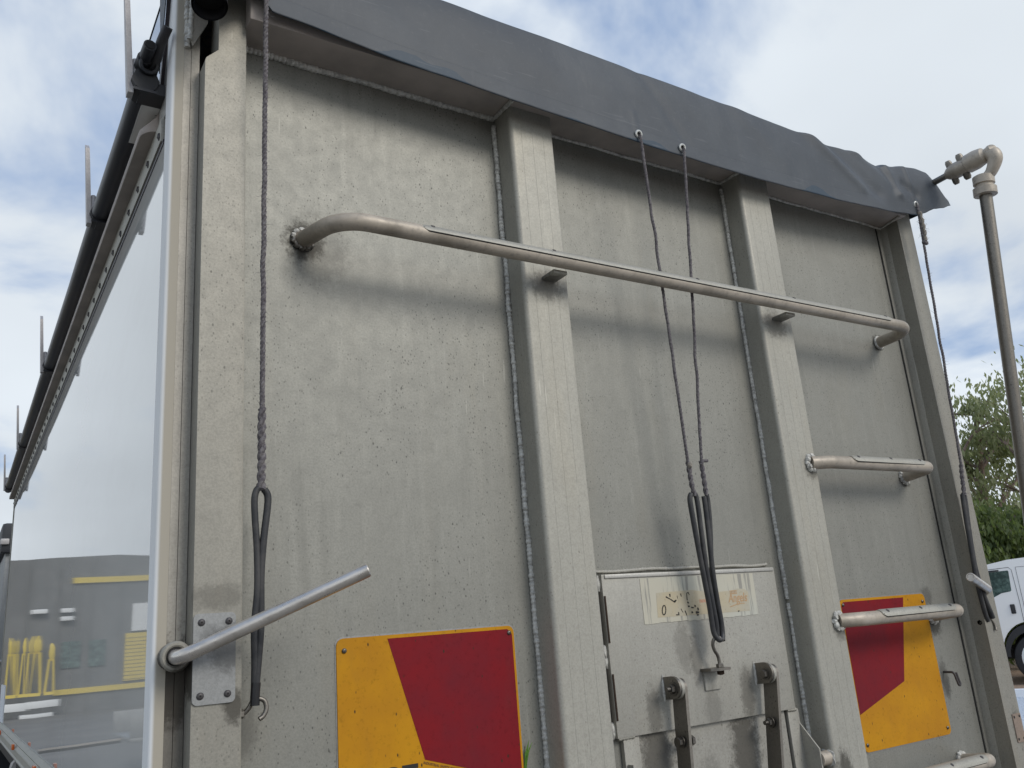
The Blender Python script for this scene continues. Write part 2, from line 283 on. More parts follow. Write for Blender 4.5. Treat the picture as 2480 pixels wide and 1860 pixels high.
# ------------------------------------------------------------------ geometry helpers
class MB:
    def __init__(s): s.v = []; s.f = []; s.uv = None
    def add(s, vs, fs):
        o = len(s.v); s.v += [tuple(p) for p in vs]; s.f += [tuple(i + o for i in f) for f in fs]; return s
    def box(s, x0, x1, y0, y1, z0, z1, bev=0):
        if bev <= 0:
            v = [(x, y, z) for x in (x0, x1) for y in (y0, y1) for z in (z0, z1)]
            return s.add(v, [(0, 1, 3, 2), (4, 6, 7, 5), (0, 4, 5, 1), (2, 3, 7, 6), (0, 2, 6, 4), (1, 5, 7, 3)])
        bm = bmesh.new(); bmesh.ops.create_cube(bm, size=1)
        for q in bm.verts: q.co = Vector(((x0 + x1) / 2 + q.co.x * (x1 - x0), (y0 + y1) / 2 + q.co.y * (y1 - y0), (z0 + z1) / 2 + q.co.z * (z1 - z0)))
        bmesh.ops.bevel(bm, geom=bm.edges[:], offset=bev, segments=2, affect='EDGES', profile=.6)
        return s.bm(bm)
    def bm(s, bm):
        bm.verts.index_update(); s.add([q.co for q in bm.verts], [[q.index for q in f.verts] for f in bm.faces]); bm.free(); return s
    def prism(s, poly, axis, a, b):
        n = len(poly)
        def P(p, t):
            return {'x': (t, p[0], p[1]), 'y': (p[0], t, p[1]), 'z': (p[0], p[1], t)}[axis]
        v = [P(p, a) for p in poly] + [P(p, b) for p in poly]
        f = [tuple(range(n))[::-1], tuple(range(n, 2 * n))] + [(i, (i + 1) % n, n + (i + 1) % n, n + i) for i in range(n)]
        return s.add(v, f)
    def tube(s, path, r, seg=16, cap=True, a0=0, a1=2 * PI, ref=None, prof=None):
        path = [Vector(p) for p in path]; n = len(path)
        rad = r if callable(r) else (lambda i, r=r: r)
        T = []
        for i in range(n):
            t = (path[min(i + 1, n - 1)] - path[max(i - 1, 0)]).normalized(); T.append(t)
        up = Vector(ref) if ref else (Vector((0, 0, 1)) if abs(T[0].z) < .9 else Vector((0, 1, 0)))
        u = (up - up.dot(T[0]) * T[0]).normalized(); vs = []
        full = abs(a1 - a0 - 2 * PI) < 1e-6; m = seg if full else seg + 1
        for i in range(n):
            if i: u = (u - u.dot(T[i]) * T[i]).normalized()
            w = T[i].cross(u)
            for k in range(m):
                a = a0 + (a1 - a0) * k / seg
                vs.append(path[i] + (u * math.cos(a) + w * math.sin(a)) * rad(i))
        fs = []
        for i in range(n - 1):
            for k in range(seg if full else seg):
                k2 = (k + 1) % m if full else k + 1
                fs.append((i * m + k, i * m + k2, (i + 1) * m + k2, (i + 1) * m + k))
        if cap and full: fs += [tuple(range(m))[::-1], tuple((n - 1) * m + k for k in range(m))]
        return s.add(vs, fs)
    def cyl(s, a, b, r, seg=16, r2=None):
        r2 = r if r2 is None else r2
        return s.tube([a, b], lambda i: (r, r2)[i], seg)
    def ring(s, c, n, R, r, seg=24, ss=8):
        c = Vector(c); n = Vector(n).normalized(); u = n.orthogonal().normalized(); w = n.cross(u)
        vs = []; fs = []
        for i in range(seg):
            a = 2 * PI * i / seg; d = u * math.cos(a) + w * math.sin(a)
            for k in range(ss):
                b = 2 * PI * k / ss; vs.append(c + d * (R + r * math.cos(b)) + n * r * math.sin(b))
        for i in range(seg):
            for k in range(ss):
                fs.append((i * ss + k, ((i + 1) % seg) * ss + k, ((i + 1) % seg) * ss + (k + 1) % ss, i * ss + (k + 1) % ss))
        return s.add(vs, fs)
    def blob(s, c, r, seed=0, sub=2):
        bm = bmesh.new(); bmesh.ops.create_icosphere(bm, subdivisions=sub, radius=1)
        R = r if isinstance(r, (tuple, list)) else (r, r, r)
        for q in bm.verts:
            k = 1 + .35 * mnoise.noise(q.co * 1.7 + Vector((seed, seed * 2, 0)))
            q.co = Vector((c[0] + q.co.x * R[0] * k, c[1] + q.co.y * R[1] * k, c[2] + q.co.z * R[2] * k))
        return s.bm(bm)
    def mesh(s, name, mat, ang=35):
        me = bpy.data.meshes.new(name); me.from_pydata(s.v, [], s.f); me.materials.append(mat)
        bm = bmesh.new(); bm.from_mesh(me); bmesh.ops.recalc_face_normals(bm, faces=bm.faces[:]); bm.to_mesh(me); bm.free()
        for p in me.polygons: p.use_smooth = True
        me.set_sharp_from_angle(angle=math.radians(ang)); me.update(); return me
    def part(s, name, mat, parent=None, label=None, kind=None, ang=35):
        return link(name, s.mesh(name, mat, ang), parent, label, kind)
def link(name, data, parent=None, label=None, kind=None):
    o = bpy.data.objects.new(name, data); COL.objects.link(o)
    if parent is not None: o.parent = parent
    if label: o['label'] = label
    if kind: o['kind'] = kind
    return o
def thing(name, label, cat, group=None, data=None):
    o = bpy.data.objects.new(name, data); COL.objects.link(o); o['label'] = label; o['category'] = cat
    if group: o['group'] = group
    return o
def smooth_path(pts, n=10):
    P = [Vector(p) for p in pts]; P = [2 * P[0] - P[1]] + P + [2 * P[-1] - P[-2]]; out = []
    for i in range(1, len(P) - 2):
        for k in range(n):
            t = k / n; a, b, c, d = P[i - 1:i + 3]
            out.append(.5 * ((2 * b) + (c - a) * t + (2 * a - 5 * b + 4 * c - d) * t * t + (3 * b - a - 3 * c + d) * t ** 3))
    out.append(P[-2]); return out
def fillet(pts, r, n=8):
    P = [Vector(p) for p in pts]; out = [P[0]]
    for i in range(1, len(P) - 1):
        a = (P[i - 1] - P[i]); b = (P[i + 1] - P[i]); la, lb = a.length, b.length; a.normalize(); b.normalize()
        ang = a.angle(b); d = min(r / math.tan(ang / 2), la * .49 if i > 1 else la * .9, lb * .49 if i < len(P) - 2 else lb * .9); rr = d * math.tan(ang / 2)
        p0 = P[i] + a * d; p1 = P[i] + b * d; c = P[i] + (a + b).normalized() * (rr / math.sin(ang / 2))
        for k in range(n + 1):
            t = k / n; v0 = p0 - c; v1 = p1 - c; out.append(c + v0.normalized().slerp(v1.normalized(), t).normalized() * v0.length if v0.length > 1e-6 else P[i])
    out.append(P[-1]); return out
def subdiv(a, b, n): a, b = Vector(a), Vector(b); return [a.lerp(b, i / n) for i in range(n + 1)]
def hexnut(mb, c, ax, r, h):
    c = Vector(c); ax = Vector(ax).normalized(); mb.tube([c, c + ax * h * .85, c + ax * h], lambda i: (r, r, r * .86)[i], 6); return mb
def weld(a, b, r, name, parent, squash=None, pitch=.009, wob=.0016, seed=0, mat='weld'):
    a, b = Vector(a), Vector(b); L = (b - a).length; n = max(6, int(L / pitch * 4)); rnd = random.Random(seed)
    pts = []; rr = []
    ph = 0; k = 1
    for i in range(n + 1):
        t = i / n; s = t * L
        p = a.lerp(b, t); w = mnoise.noise(Vector((s * 9, seed, 0))) * wob * 2.2
        d = (b - a).normalized(); side = d.cross(Vector((0, 1, 0)));
        side = side.normalized() if side.length > .1 else Vector((1, 0, 0))
        pts.append(p + side * w)
        if i % 4 == 0: k = rnd.uniform(.86, 1.12)
        rr.append(r * k * (.80 + .28 * abs(math.sin(PI * s / pitch))) * (1 + .25 * mnoise.noise(Vector((s * 5, seed + 4, 0)))))
    mb = MB().tube(pts, lambda i: rr[i], 8)
    return mb.part(name, D[mat], parent, ang=50)

# ================================================================== ground and setting
g = MB(); n = 40; R0 = 300
for (nm, x0, x1, y0, y1, z, mt) in (('ground', -300, 300, -300, 300, 0, 'soil'),):
    vs = []; xs = [-300, -100, -40, -20, -10, 0, 6, 10, 14, 18, 24, 40, 100, 300]
    for x in xs:
        for y in xs: vs.append((x, y, 0))
    k = len(xs); fs = [(i * k + j, (i + 1) * k + j, (i + 1) * k + j + 1, i * k + j + 1) for i in range(k - 1) for j in range(k - 1)]
    g.add(vs, fs)
g.part('ground', D['soil'], kind='structure')
MB().prism([(3.2, -40), (3.2, 1.0), (4.9, 3.3), (9.5, 9.0), (9.5, 60), (-80, 60), (-80, -40)], 'z', -.1, .006).part('asphalt_yard', D['asphalt'], kind='structure')
# concrete pad beside the trailer with a white painted kerb on its far edge
slab_poly = [(13.15, 6.25), (13.35, 5.6), (14.6, 3.0), (12.5, -4), (5.2, -4), (5.2, 4.2), (10.6, 7.55)]
MB().prism([(13.6, 6.35), (16.8, .6), (9, -6), (3.6, -6), (3.6, 1.2), (5.2, 3.4), (11.2, 10.2)], 'z', -.1, .02).part('concrete_pad', D['slab'], kind='structure')
kb = MB()
a_, b_ = Vector((10.6, 11.3, 0)), Vector((17.4, .1, 0)); d_ = (b_ - a_).normalized(); nrm = Vector((d_.y, -d_.x, 0))
pp = [(a_ + nrm * s + d_ * t * (b_ - a_).length) for s, t in ((-.10, 0), (-.10, 1), (.10, 1), (.10, 0))]
kb.prism([(p.x, p.y) for p in pp], 'z', .0, .12); kb.part('kerb', D['kerb'], kind='structure')

# ================================================================== TRAILER
T = thing('tipping_trailer', 'tall bare aluminium tipping trailer with white glossy side, seen from its rear corner', 'trailer')
Wd = 2.44; LEN = 4.75; ZB = 1.02; ZT = 2.95
# --- rear sheet
MB().box(.131, 2.312, 0, .012, ZB, 2.86).part('rear_sheet', D['panel'], T)
# --- top rail: only its underside and lower front show below the tarp
MB().box(.131, 2.31, -.100, -.0005, 2.8215, 2.955, .003).part('top_rail', D['rail_under'], T, label='dusty brown box rail across the top of the tailgate')
weld((.135, -.004, 2.819), (.758, -.004, 2.819), .0075, 'weld_bead', T, seed=1)
weld((.892, -.004, 2.819), (1.542, -.004, 2.819), .0045, 'weld_bead', T, seed=2)
weld((1.674, -.004, 2.819), (2.305, -.004, 2.819), .004, 'weld_bead', T, seed=3)
# --- two ribbed columns
def column(x0, seed):
    x1 = x0 + .124; y0 = -.068; prof = [(x0, 0)]
    R = .012
    for k in range(13):
        a = PI + PI / 2 * k / 12; prof.append((x0 + R + R * math.cos(a), y0 + R + R * math.sin(a)))
    # shallow longitudinal ribs on the face
    for rx in (.030, .062, .094):
        prof += [(x0 + rx - .0008, y0), (x0 + rx - .0004, y0 + .0004), (x0 + rx + .0004, y0 + .0004), (x0 + rx + .0008, y0)]
    R2 = .004
    for k in range(11):
        a = -PI / 2 + PI / 2 * k / 10; prof.append((x1 - R2 + R2 * math.cos(a), y0 + R2 + R2 * math.sin(a)))
    prof.append((x1, 0))
    o = MB().prism(prof, 'z', ZB, 2.8215).part('column', D['column'], T, ang=10)
    return o
column(.763, 1); column(1.546, 2)
weld((.757, -.004, 2.80), (.762, -.004, 1.1), .0062, 'weld_bead', T, seed=11)
weld((1.540, -.004, 2.80), (1.545, -.004, 1.62), .0058, 'weld_bead', T, seed=12)
weld((1.545, -.004, 1.61), (1.546, -.004, 1.1), .0056, 'weld_bead', T, seed=13)
weld((.758, -.004, 2.819), (.758, -.095, 2.819), .005, 'weld_bead', T, seed=14)
weld((1.542, -.004, 2.819), (1.542, -.095, 2.819), .005, 'weld_bead', T, seed=15)
weld((2.305, -.004, 2.819), (2.278, -.095, 2.819), .0035, 'weld_bead', T, seed=16)
# --- left and right corner posts (folded plate boxes)
NOT = [(.053, ZB), (.131, ZB), (.131, 2.90), (.078, 2.90), (.078, 2.752), (.055, 2.728), (.053, 2.722)]
MB().prism(NOT, 'y', -.066, -.004).part('corner_post', D['post'], T)
MB().box(.128, .1335, -.062, -.0005, ZB, 2.82).part('post_flange', D['post'], T)
MB().prism([(Wd - .054, ZB), (Wd - .131, ZB), (Wd - .131, 2.90), (Wd - .054, 2.90)], 'y', -.066, -.004).part('corner_post', D['post'], T)
MB().box(2.283, 2.300, -.0045, -.0005, ZB, 2.82, .001).part('edge_strip', D['post'], T, label='thin pale strip along the right edge of the tailgate')
MB().box(2.2785, 2.2825, -.002, -.0004, ZB, 2.82).part('panel_gap', D['hole'], T)
MB().prism([(2.300, -.0045), (2.309, -.022), (2.309, -.0005), (2.300, -.0005)], 'z', ZB, 2.82).part('edge_flange', D['post'], T)
# --- corner extrusions with centre seam
def corner(mir):
    X = (lambda x: Wd - x) if mir else (lambda x: x)
    R = .010; pts = [(0, .030)]
    for k in range(13):
        a = PI + PI / 2 * k / 12; pts.append((R + R * math.cos(a), R - .020 + R * math.sin(a)))
    pts += [(.022, -.020), (.022, .030)]
    MB().prism([(X(a), b) for a, b in pts], 'z', 1.1, 3.0).part('corner_cap', D['corner_white'], T)
    MB().box(*sorted((X(.0222), X(.0355))), -.0200, .02, 1.1, 2.99).part('corner_channel', D['corner'], T)
    MB().box(*sorted((X(.0365), X(.0520))), -.0195, .02, 1.1, 2.99).part('corner_channel', D['corner'], T)
corner(False); corner(True)
# lever plate with four rivets
def rplate(x0, x1, z0, z1, y, r=.008):
    pts = []
    for cx_, cz_, a0 in ((x1 - r, z1 - r, 0), (x0 + r, z1 - r, PI / 2), (x0 + r, z0 + r, PI), (x1 - r, z0 + r, 1.5 * PI)):
        for k in range(5): a = a0 + PI / 2 * k / 4; pts.append((cx_ + r * math.cos(a), cz_ + r * math.sin(a)))
    return pts
pl = MB().prism(rplate(.0535, .1215, 1.522, 1.664, 0), 'y', -.0695, -.0662).part('cover_plate', D['plate'], T)
def rivet(x, z, y, r, par, dark=True, ax=-1):
    mb = MB().tube([(x, y, z), (x, y - .0012, z), (x, y - .0028, z), (x, y - .0032, z)], lambda i: (r, r, r * .7, r * .38)[i], 14)
    o = mb.part('rivet', D['dark_bolt' if dark else 'bolt'], par)
    MB().cyl((x, y - .0031, z), (x, y - .0035, z), r * .28, 8).part('rivet_hole', D['hole'], par if par.parent is None else par)
for x, z in ((.066, 1.650), (.110, 1.650), (.066, 1.536), (.109, 1.536)): rivet(x, z, -.0695, .0058, pl)
# rusty old fixing plate on right post
rp = MB().prism(rplate(2.341, 2.383, 1.175, 1.252, 0, .004), 'y', -.0685, -.0661).part('cover_plate', D['rust_plate'], T, label='rust-stained plate with screw holes low on the right post')
for x, z in ((2.348, 1.244), (2.375, 1.244), (2.348, 1.184), (2.375, 1.184)):
    MB().cyl((x, -.0684, z), (x, -.0690, z), .0038, 10).part('screw_hole', D['hole'], rp)
# --- lever hub rings and levers
def lever(path, hub, mirror=False):
    L = MB().tube(fillet(path, .030, 10), .0118, 20).part('locking_lever', D['lever'], T)
    e = Vector(path[-1]); d = (e - Vector(path[-2])).normalized()
    MB().ring(e + d * .0002, d, .0098, .0018, 20, 6).part('lever_rim', D['lever'], L)
    MB().ring(hub, (0, 1, 0), .0195, .0050, 28, 10).part('hub_ring', D['post'], L)
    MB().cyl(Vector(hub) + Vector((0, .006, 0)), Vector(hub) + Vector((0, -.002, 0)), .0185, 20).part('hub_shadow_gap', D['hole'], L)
lever([(.030, -.010, 1.603), (.029, -.090, 1.597), (.304, -.200, 1.714)], (.030, -.056, 1.600))
MB().tube([(.030, -.018, 1.600), (.030, -.054, 1.600)], .0215, 24).part('hub_sleeve', D['corner'], T)
lever([(2.404, .0, 1.600), (2.362, -.052, 1.598), (2.330, -.085, 1.606), (2.059, -.200, 1.640)], (2.404, -.023, 1.600), True)
# --- grab bar and rungs
def tread(parent, x0, x1, y, z, r, screws):
    path = [(x0, y, z + 0), (x0 + .012, y, z), (x1 - .012, y, z), (x1, y, z)]
    rr = lambda i: (r + .0006, r + .0022, r + .0022, r + .0006)[i]
    a0, a1 = -.50, 1.52        # strip laid over the top and front-top of the tube
    n = 10; vs = []
    for i, p in enumerate(path):
        tw = (.55 if i in (0, 3) else 0)
        for k in range(n + 1):
            a = a0 + tw * .4 + (a1 - a0 - tw) * k / n
            vs.append((p[0], y - math.sin(a) * rr(i), z + math.cos(a) * rr(i)))
        a = a1 - tw * .6; vs.append((p[0], y - math.sin(a) * (r - .001), z + math.cos(a) * (r - .001)))
        a = a0 + tw * .4; vs.append((p[0], y - math.sin(a) * (r - .001), z + math.cos(a) * (r - .001)))
    m = n + 3; fs = []
    for i in range(3):
        for k in range(n): fs.append((i * m + k, i * m + k + 1, (i + 1) * m + k + 1, (i + 1) * m + k))
        fs.append((i * m + n, i * m + n + 1, (i + 1) * m + n + 1, (i + 1) * m + n)); fs.append((i * m, i * m + n + 2, (i + 1) * m + n + 2, (i + 1) * m))
    for i in (0, 3): fs.append(tuple(i * m + k for k in list(range(n + 1)) + [n + 1, n + 2]))
    st = MB().add(vs, fs).part('tread_strip', D['column'], parent)
    # dark line where the strip's lower edge meets the tube
    aa = a1 + .05
    MB().tube([(x0 + .002, y - math.sin(aa - .5) * (r + .0004), z + math.cos(aa - .5) * (r + .0004)), (x0 + .014, y - math.sin(aa) * (r + .0003), z + math.cos(aa) * (r + .0003)), (x1 - .014, y - math.sin(aa) * (r + .0003), z + math.cos(aa) * (r + .0003))], .0011, 6).part('strip_seam', D['hole'], parent)
    for sx in screws:
        a = .72; c = Vector((sx, y - math.sin(a) * (r + .002), z + math.cos(a) * (r + .002))); nn = Vector((0, -math.sin(a), math.cos(a)))
        MB().cyl(c, c + nn * .0014, .0052, 10, .004).part('screw', D['dark_bolt'], st)
bar_p = [(.270, 0, 2.404), (.275, -.132, 2.397), (2.165, -.132, 2.394), (2.166, 0, 2.392)]
G = MB().tube(fillet([(.268, 0, 2.402), (.300, -.132, 2.397), (2.150, -.132, 2.394), (2.163, 0, 2.390)], .075, 12), .0178, 24).part('grab_rail', D['tube'], T, label='long tubular grab rail across the whole tailgate')
# keep the long straight run aligned
tread(G, .470, 2.03, -.132, 2.3955, .0178, (.495, .80, 1.24, 1.60, 2.005))
MB().ring((.268, -.004, 2.402), (0, 1, 0), .0185, .0050, 24, 8).part('weld_ring', D['steel'], G)
for q_ in range(11):
    a_q = 2 * PI * q_ / 11; MB().blob((.268 + .0205 * math.cos(a_q), -.004, 2.402 + .0205 * math.sin(a_q)), (.0068, .006, .0062), q_, 2).part('weld_lump', D['weld' if q_ < 6 else 'steel'], G)
MB().ring((2.164, -.004, 2.390), (0, 1, 0), .0185, .0045, 24, 8).part('weld_ring', D['weld'], G)
for cxx in (.835, 1.612):
    MB().box(cxx - .020, cxx + .018, -.116, -.0675, 2.371, 2.380, .0015).part('rail_bracket', D['column'], G)
for zr in (1.968, 1.556, 1.160):
    ru = MB().tube(fillet([(1.646, -.070, zr), (1.70, -.094, zr), (2.150, -.098, zr - .001), (2.158, 0, zr - .012)], .034, 10), .0178, 24).part('ladder_rung', D['tube'], T)
    if True: tread(ru, 1.775, 2.105, -.0965, zr + .0003, .0178, (1.80, 1.945, 2.082))
    for q_ in range(12):
        a_q = 2 * PI * q_ / 12; MB().blob((1.6485 + .017 * math.cos(a_q), -.0705 - .003 * (q_ % 2), zr + .0185 * math.sin(a_q)), (.0082, .0070, .0080), zr + q_, 2).part('weld_lump', D['weld'], ru)
        MB().blob((2.158 + .0195 * math.cos(a_q), -.003, zr - .012 + .0195 * math.sin(a_q)), (.0075, .0060, .0075), zr + q_ + 3, 2).part('weld_lump', D['weld'], ru)
    MB().ring((2.158, -.003, zr - .012), (0, 1, 0), .0180, .0050, 24, 8).part('weld_ring', D['weld'], ru)
# --- hook eyes
def hookpart(pts, r, name, parent, mat='steel'): return MB().tube(smooth_path(pts, 8), r, 12).part(name, D[mat], parent)
hk = hookpart([(.131, -.052, 1.501), (.140, -.054, 1.502), (.147, -.057, 1.509), (.153, -.060, 1.5195), (.162, -.062, 1.5225), (.1715, -.063, 1.5175), (.174, -.064, 1.505), (.169, -.0645, 1.495), (.162, -.065, 1.4905)], .0040, 'tie_hook', T)
hexnut(MB(), (.1325, -.052, 1.5010), (1, 0, 0), .0078, .0075).part('hook_nut', D['steel'], hk)
hk2 = hookpart([(2.309, -.050, 1.512), (2.322, -.055, 1.510), (2.334, -.060, 1.522), (2.347, -.066, 1.516), (2.352, -.070, 1.500), (2.348, -.072, 1.487)], .0040, 'tie_hook', T)
hexnut(MB(), (2.309, -.050, 1.512), (1, 0, 0), .0078, .0075).part('hook_nut', D['steel'], hk2)
# little U staple on the sheet
MB().tube(fillet([(2.158, 0, 1.386), (2.160, -.030, 1.385), (2.166, -.034, 1.348), (2.180, -.031, 1.349), (2.175, -.027, 1.383)], .008, 5), .0034, 10).part('wire_staple', D['dark_bolt'], T)
# --- rear warning sheets
def polyface(mb, pts, y0, y1): return mb.prism(pts, 'y', y1, y0)
def marker(mir):
    X = (lambda x: 2.455 - x) if mir else (lambda x: x)
    z0, z1 = 1.222, 1.608
    base = [(X(a), b) for a, b in rplate(.321, .706, z0, z1, 0, .014)]
    lab = 'right rear marker plate with red and yellow reflective areas behind the rungs' if mir else 'left rear marker plate, yellow with red corner and black lettering'
    B = MB().prism(base, 'y', -.0028, -.0006).part('marker_plate', D['yellow'], T, label=lab)
    red = [(X(a), b) for a, b in ((.423, 1.6015), (.690, 1.6015), (.698, 1.596), (.701, 1.590), (.701, 1.3145), (.4905, 1.379))]
    MB().prism(red, 'y', -.0034, -.0029).part('red_field', D['red'], B)
    bk = [(X(a), b) for a, b in rplate(.3185, .7085, z0 - .003, z1 + .003, 0, .016)]
    MB().prism(bk, 'y', -.0009, -.0003).part('sheet_edge', D['plate'], B)
    for x, z in ((.336, 1.586), (.694, 1.594), (.336, 1.240), (.694, 1.240)): rivet(X(x), z, -.0036, .0046, B, dark=False)
    return B
def text(body, size, x, z, y, mat, parent, name, align='LEFT', rot=0, shear=0, sx=1.0, off=0, thick=.0002):
    cu = bpy.data.curves.new(name, 'FONT'); cu.body = body; cu.size = size; cu.align_x = align; cu.extrude = thick; cu.shear = shear; cu.offset = off
    tmp = bpy.data.objects.new('tmp', cu); COL.objects.link(tmp)
    bpy.context.view_layer.update(); dg = bpy.context.evaluated_depsgraph_get()
    me = bpy.data.meshes.new_from_object(tmp.evaluated_get(dg)); bpy.data.objects.remove(tmp)
    Mx = Matrix.Translation((x, y, z)) @ Matrix.Rotation(rot, 4, 'Y') @ Matrix.Rotation(PI / 2, 4, 'X') @ Matrix.Diagonal((sx, 1, 1, 1))
    me.transform(Mx); me.materials.clear(); me.materials.append(D[mat]); return link(name, me, parent)
ML = marker(False); MR = marker(True)
text('DO NOT', .050, .4745, 1.3395, -.0036, 'ink', ML, 'lettering', 'RIGHT', off=.0016, sx=1.02)
text('OVERTAKE', .030, .4860, 1.300, -.0036, 'ink', ML, 'lettering', 'RIGHT', off=.001, sx=.90)
text('TURNING', .030, .4745, 1.268, -.0036, 'ink', ML, 'lettering', 'RIGHT', off=.001, sx=.92)
text('VEHICLE', .030, .4745, 1.236, -.0036, 'ink', ML, 'lettering', 'RIGHT', off=.001, sx=.96)
text('INDUSTRIAL SAFETY SIGNS   04 4444', .0062, .486, 1.3725, -.0034, 'ink_small', ML, 'lettering', rot=math.radians(16.9), off=.0001)
# --- discharge hatch
H = MB().box(.937, 1.497, -.0175, -.0008, 1.359, 1.702, .0025).part('hatch_door', D['hatch'], T, label='stained square hatch door in the middle of the tailgate')
weld((.930, -.004, 1.7095), (1.485, -.004, 1.7100), .0042, 'weld_bead', T, seed=31, mat='hatch')
MB().box(.945, 1.492, -.0205, -.0178, 1.6925, 1.7015, .002).part('top_lip', D['tube_bright'], H)
MB().box(.915, .9345, -.0022, -.0004, 1.05, 1.704).part('hinge_gap', D['rust'], T)
rnd = random.Random(3)
for i, (za, zb) in enumerate(((1.665, 1.700), (1.52, 1.548), (1.535, 1.50), (1.385, 1.365))):
    MB().blob((.934, -.006, (za + zb) / 2), (.006, .006, .018), i, 2).part('weld_lump', D['weld'], T)
for za, zb in ((1.555, 1.655), (1.395, 1.49)): MB().box(.9385, .9425, -.0195, -.0177, za, zb).part('hinge_slot', D['rust'], H)
for zc in (1.28, 1.44, 1.60): MB().cyl((.925, -.004, zc - .05), (.925, -.004, zc + .05), .0042, 8).part('hinge_pin', D['rust'], T)
weld((.942, -.012, 1.358), (.985, -.012, 1.358), .0045, 'weld_bead', T, seed=33, mat='column')
weld((1.470, -.012, 1.358), (1.500, -.012, 1.358), .0045, 'weld_bead', T, seed=34, mat='column')
MB().box(1.0, 1.466, -.0062, -.0006, 1.06, 1.362).part('sliding_gate', D['gate'], T)
MB().box(.955, .9985, -.0125, -.0008, 1.06, 1.3575, .001).part('gate_guide', D['hatch'], T)
MB().box(1.473, 1.512, -.0115, -.0008, 1.06, 1.3575, .001).part('gate_guide', D['hatch'], T)
MB().box(1.4662, 1.4728, -.0020, -.0004, 1.06, 1.3575).part('gate_slot', D['hole'], T)
MB().prism([(.959, 1.306), (.985, 1.27), (.985, 1.20), (.959, 1.20)], 'y', -.032, -.014).part('gate_wedge', D['hatch'], T)
# gusset plate and spigot by the right column
def xprism(mb, pts, x0, x1): return mb.prism(pts, 'x', x0, x1)
gs = xprism(MB(), [(-.0005, 1.330), (-.006, 1.330), (-.059, 1.268), (-.060, 1.08), (-.0005, 1.08)], 1.509, 1.513).part('gusset_plate', D['hatch'], T)
weld((1.507, -.004, 1.335), (1.507, -.004, 1.27), .0055, 'weld_bead', T, seed=36)
sp = MB().tube([(1.5135, -.050, 1.243), (1.530, -.050, 1.243), (1.5455, -.050, 1.243)], lambda i: (.0165, .0165, .018)[i], 20).part('spigot', D['tube'], T)
MB().blob((1.5455, -.050, 1.243), (.006, .0205, .0205), 9, 3).part('weld_lump', D['weld'], sp)
# over-centre straps
def strap(xp, zp, bolts, xb, zb, ext):
    """lug welded to hatch, bolt through it, flat arm hanging from it"""
    Lg = MB()
    pts = [(-.0178, zp + .024), (-.045, zp + .026)]
    for k in range(9):
        a = PI / 2 - PI * k / 8; pts.append((-.050 - .024 * math.cos(a), zp + .002 + .024 * math.sin(a)))
    pts += [(-.0178, zp - .024)]
    Lg.prism(pts, 'x', xp - .020, xp - .014)
    lg = Lg.part('hinge_lug', D['steel'], T)
    MB().blob((xp - .019, -.019, zp + .0), (.0045, .0045, .029), xp, 2).part('weld_lump', D['weld'], lg)
    c = Vector((xp - .020, -.052, zp))
    MB().cyl(c, c - Vector((.002, 0, 0)), .0145, 20).part('washer', D['bolt'], lg)
    hexnut(MB(), c - Vector((.002, 0, 0)), (-1, 0, 0), .0105, .009).part('nut', D['bolt'], lg)
    if ext: MB().cyl(c - Vector((.010, 0, 0)), c - Vector((.021, 0, 0)), .0055, 12).part('bolt_thread', D['bolt'], lg)
    MB().tube([(xp - .0139, -.052, zp), (xp - .006, -.052, zp)], .0225, 24).part('spacer', D['column'], lg)
    MB().cyl((xp + .002, -.052, zp), (xp + .012, -.052, zp), .009, 6).part('bolt_head', D['steel'], lg)
    # arm
    dx = xb - xp
    A = MB(); pa = []
    for k in range(9):
        a = PI * k / 8; pa.append((-.052 - .021 * math.cos(a), zp + .021 * math.sin(a)))
    prof = [(-.031, zb), (-.031, zp)] + pa[::-1][0:0]
    prof = [(-.073, zb)] + [(-.052 - .021 * math.cos(PI * k / 8), zp + .021 * math.sin(PI * k / 8)) for k in range(9)] + [(-.031, zb)]
    A.prism(prof, 'x', xp - .006, xp + .002)
    A.v = [(x + dx * (zp - z) / (zp - zb), y, z) for x, y, z in A.v]
    ar = A.part('strap_arm', D['steel'], T)
    for (bx, by, bz, out_) in bolts:
        MB().cyl((bx, by, bz), (bx - .002, by, bz), .0125, 18).part('washer', D['bolt'], ar)
        hexnut(MB(), (bx - .002, by, bz), (-1, 0, 0), .0095, .008).part('bolt_head', D['bolt'], ar)
        if out_: MB().cyl((bx - .009, by, bz), (bx - .020, by, bz), .005, 12).part('bolt_thread', D['bolt'], ar)
    return ar
strap(1.098, 1.447, [(1.082, -.052, 1.338, False)], 1.078, 1.10, True)
strap(1.392, 1.452, [(1.365, -.052, 1.345, True)], 1.343, 1.10, False)
b3 = MB().cyl((1.100, -.030, 1.333), (1.130, -.030, 1.333), .007, 12); b3.tube([(1.092, -.03, 1.333), (1.100, -.03, 1.333)], .013, 18)
b3.part('cross_bolt', D['steel'], T); hexnut(MB(), (1.128, -.030, 1.333), (1, 0, 0), .011, .009).part('nut', D['bolt'], T)
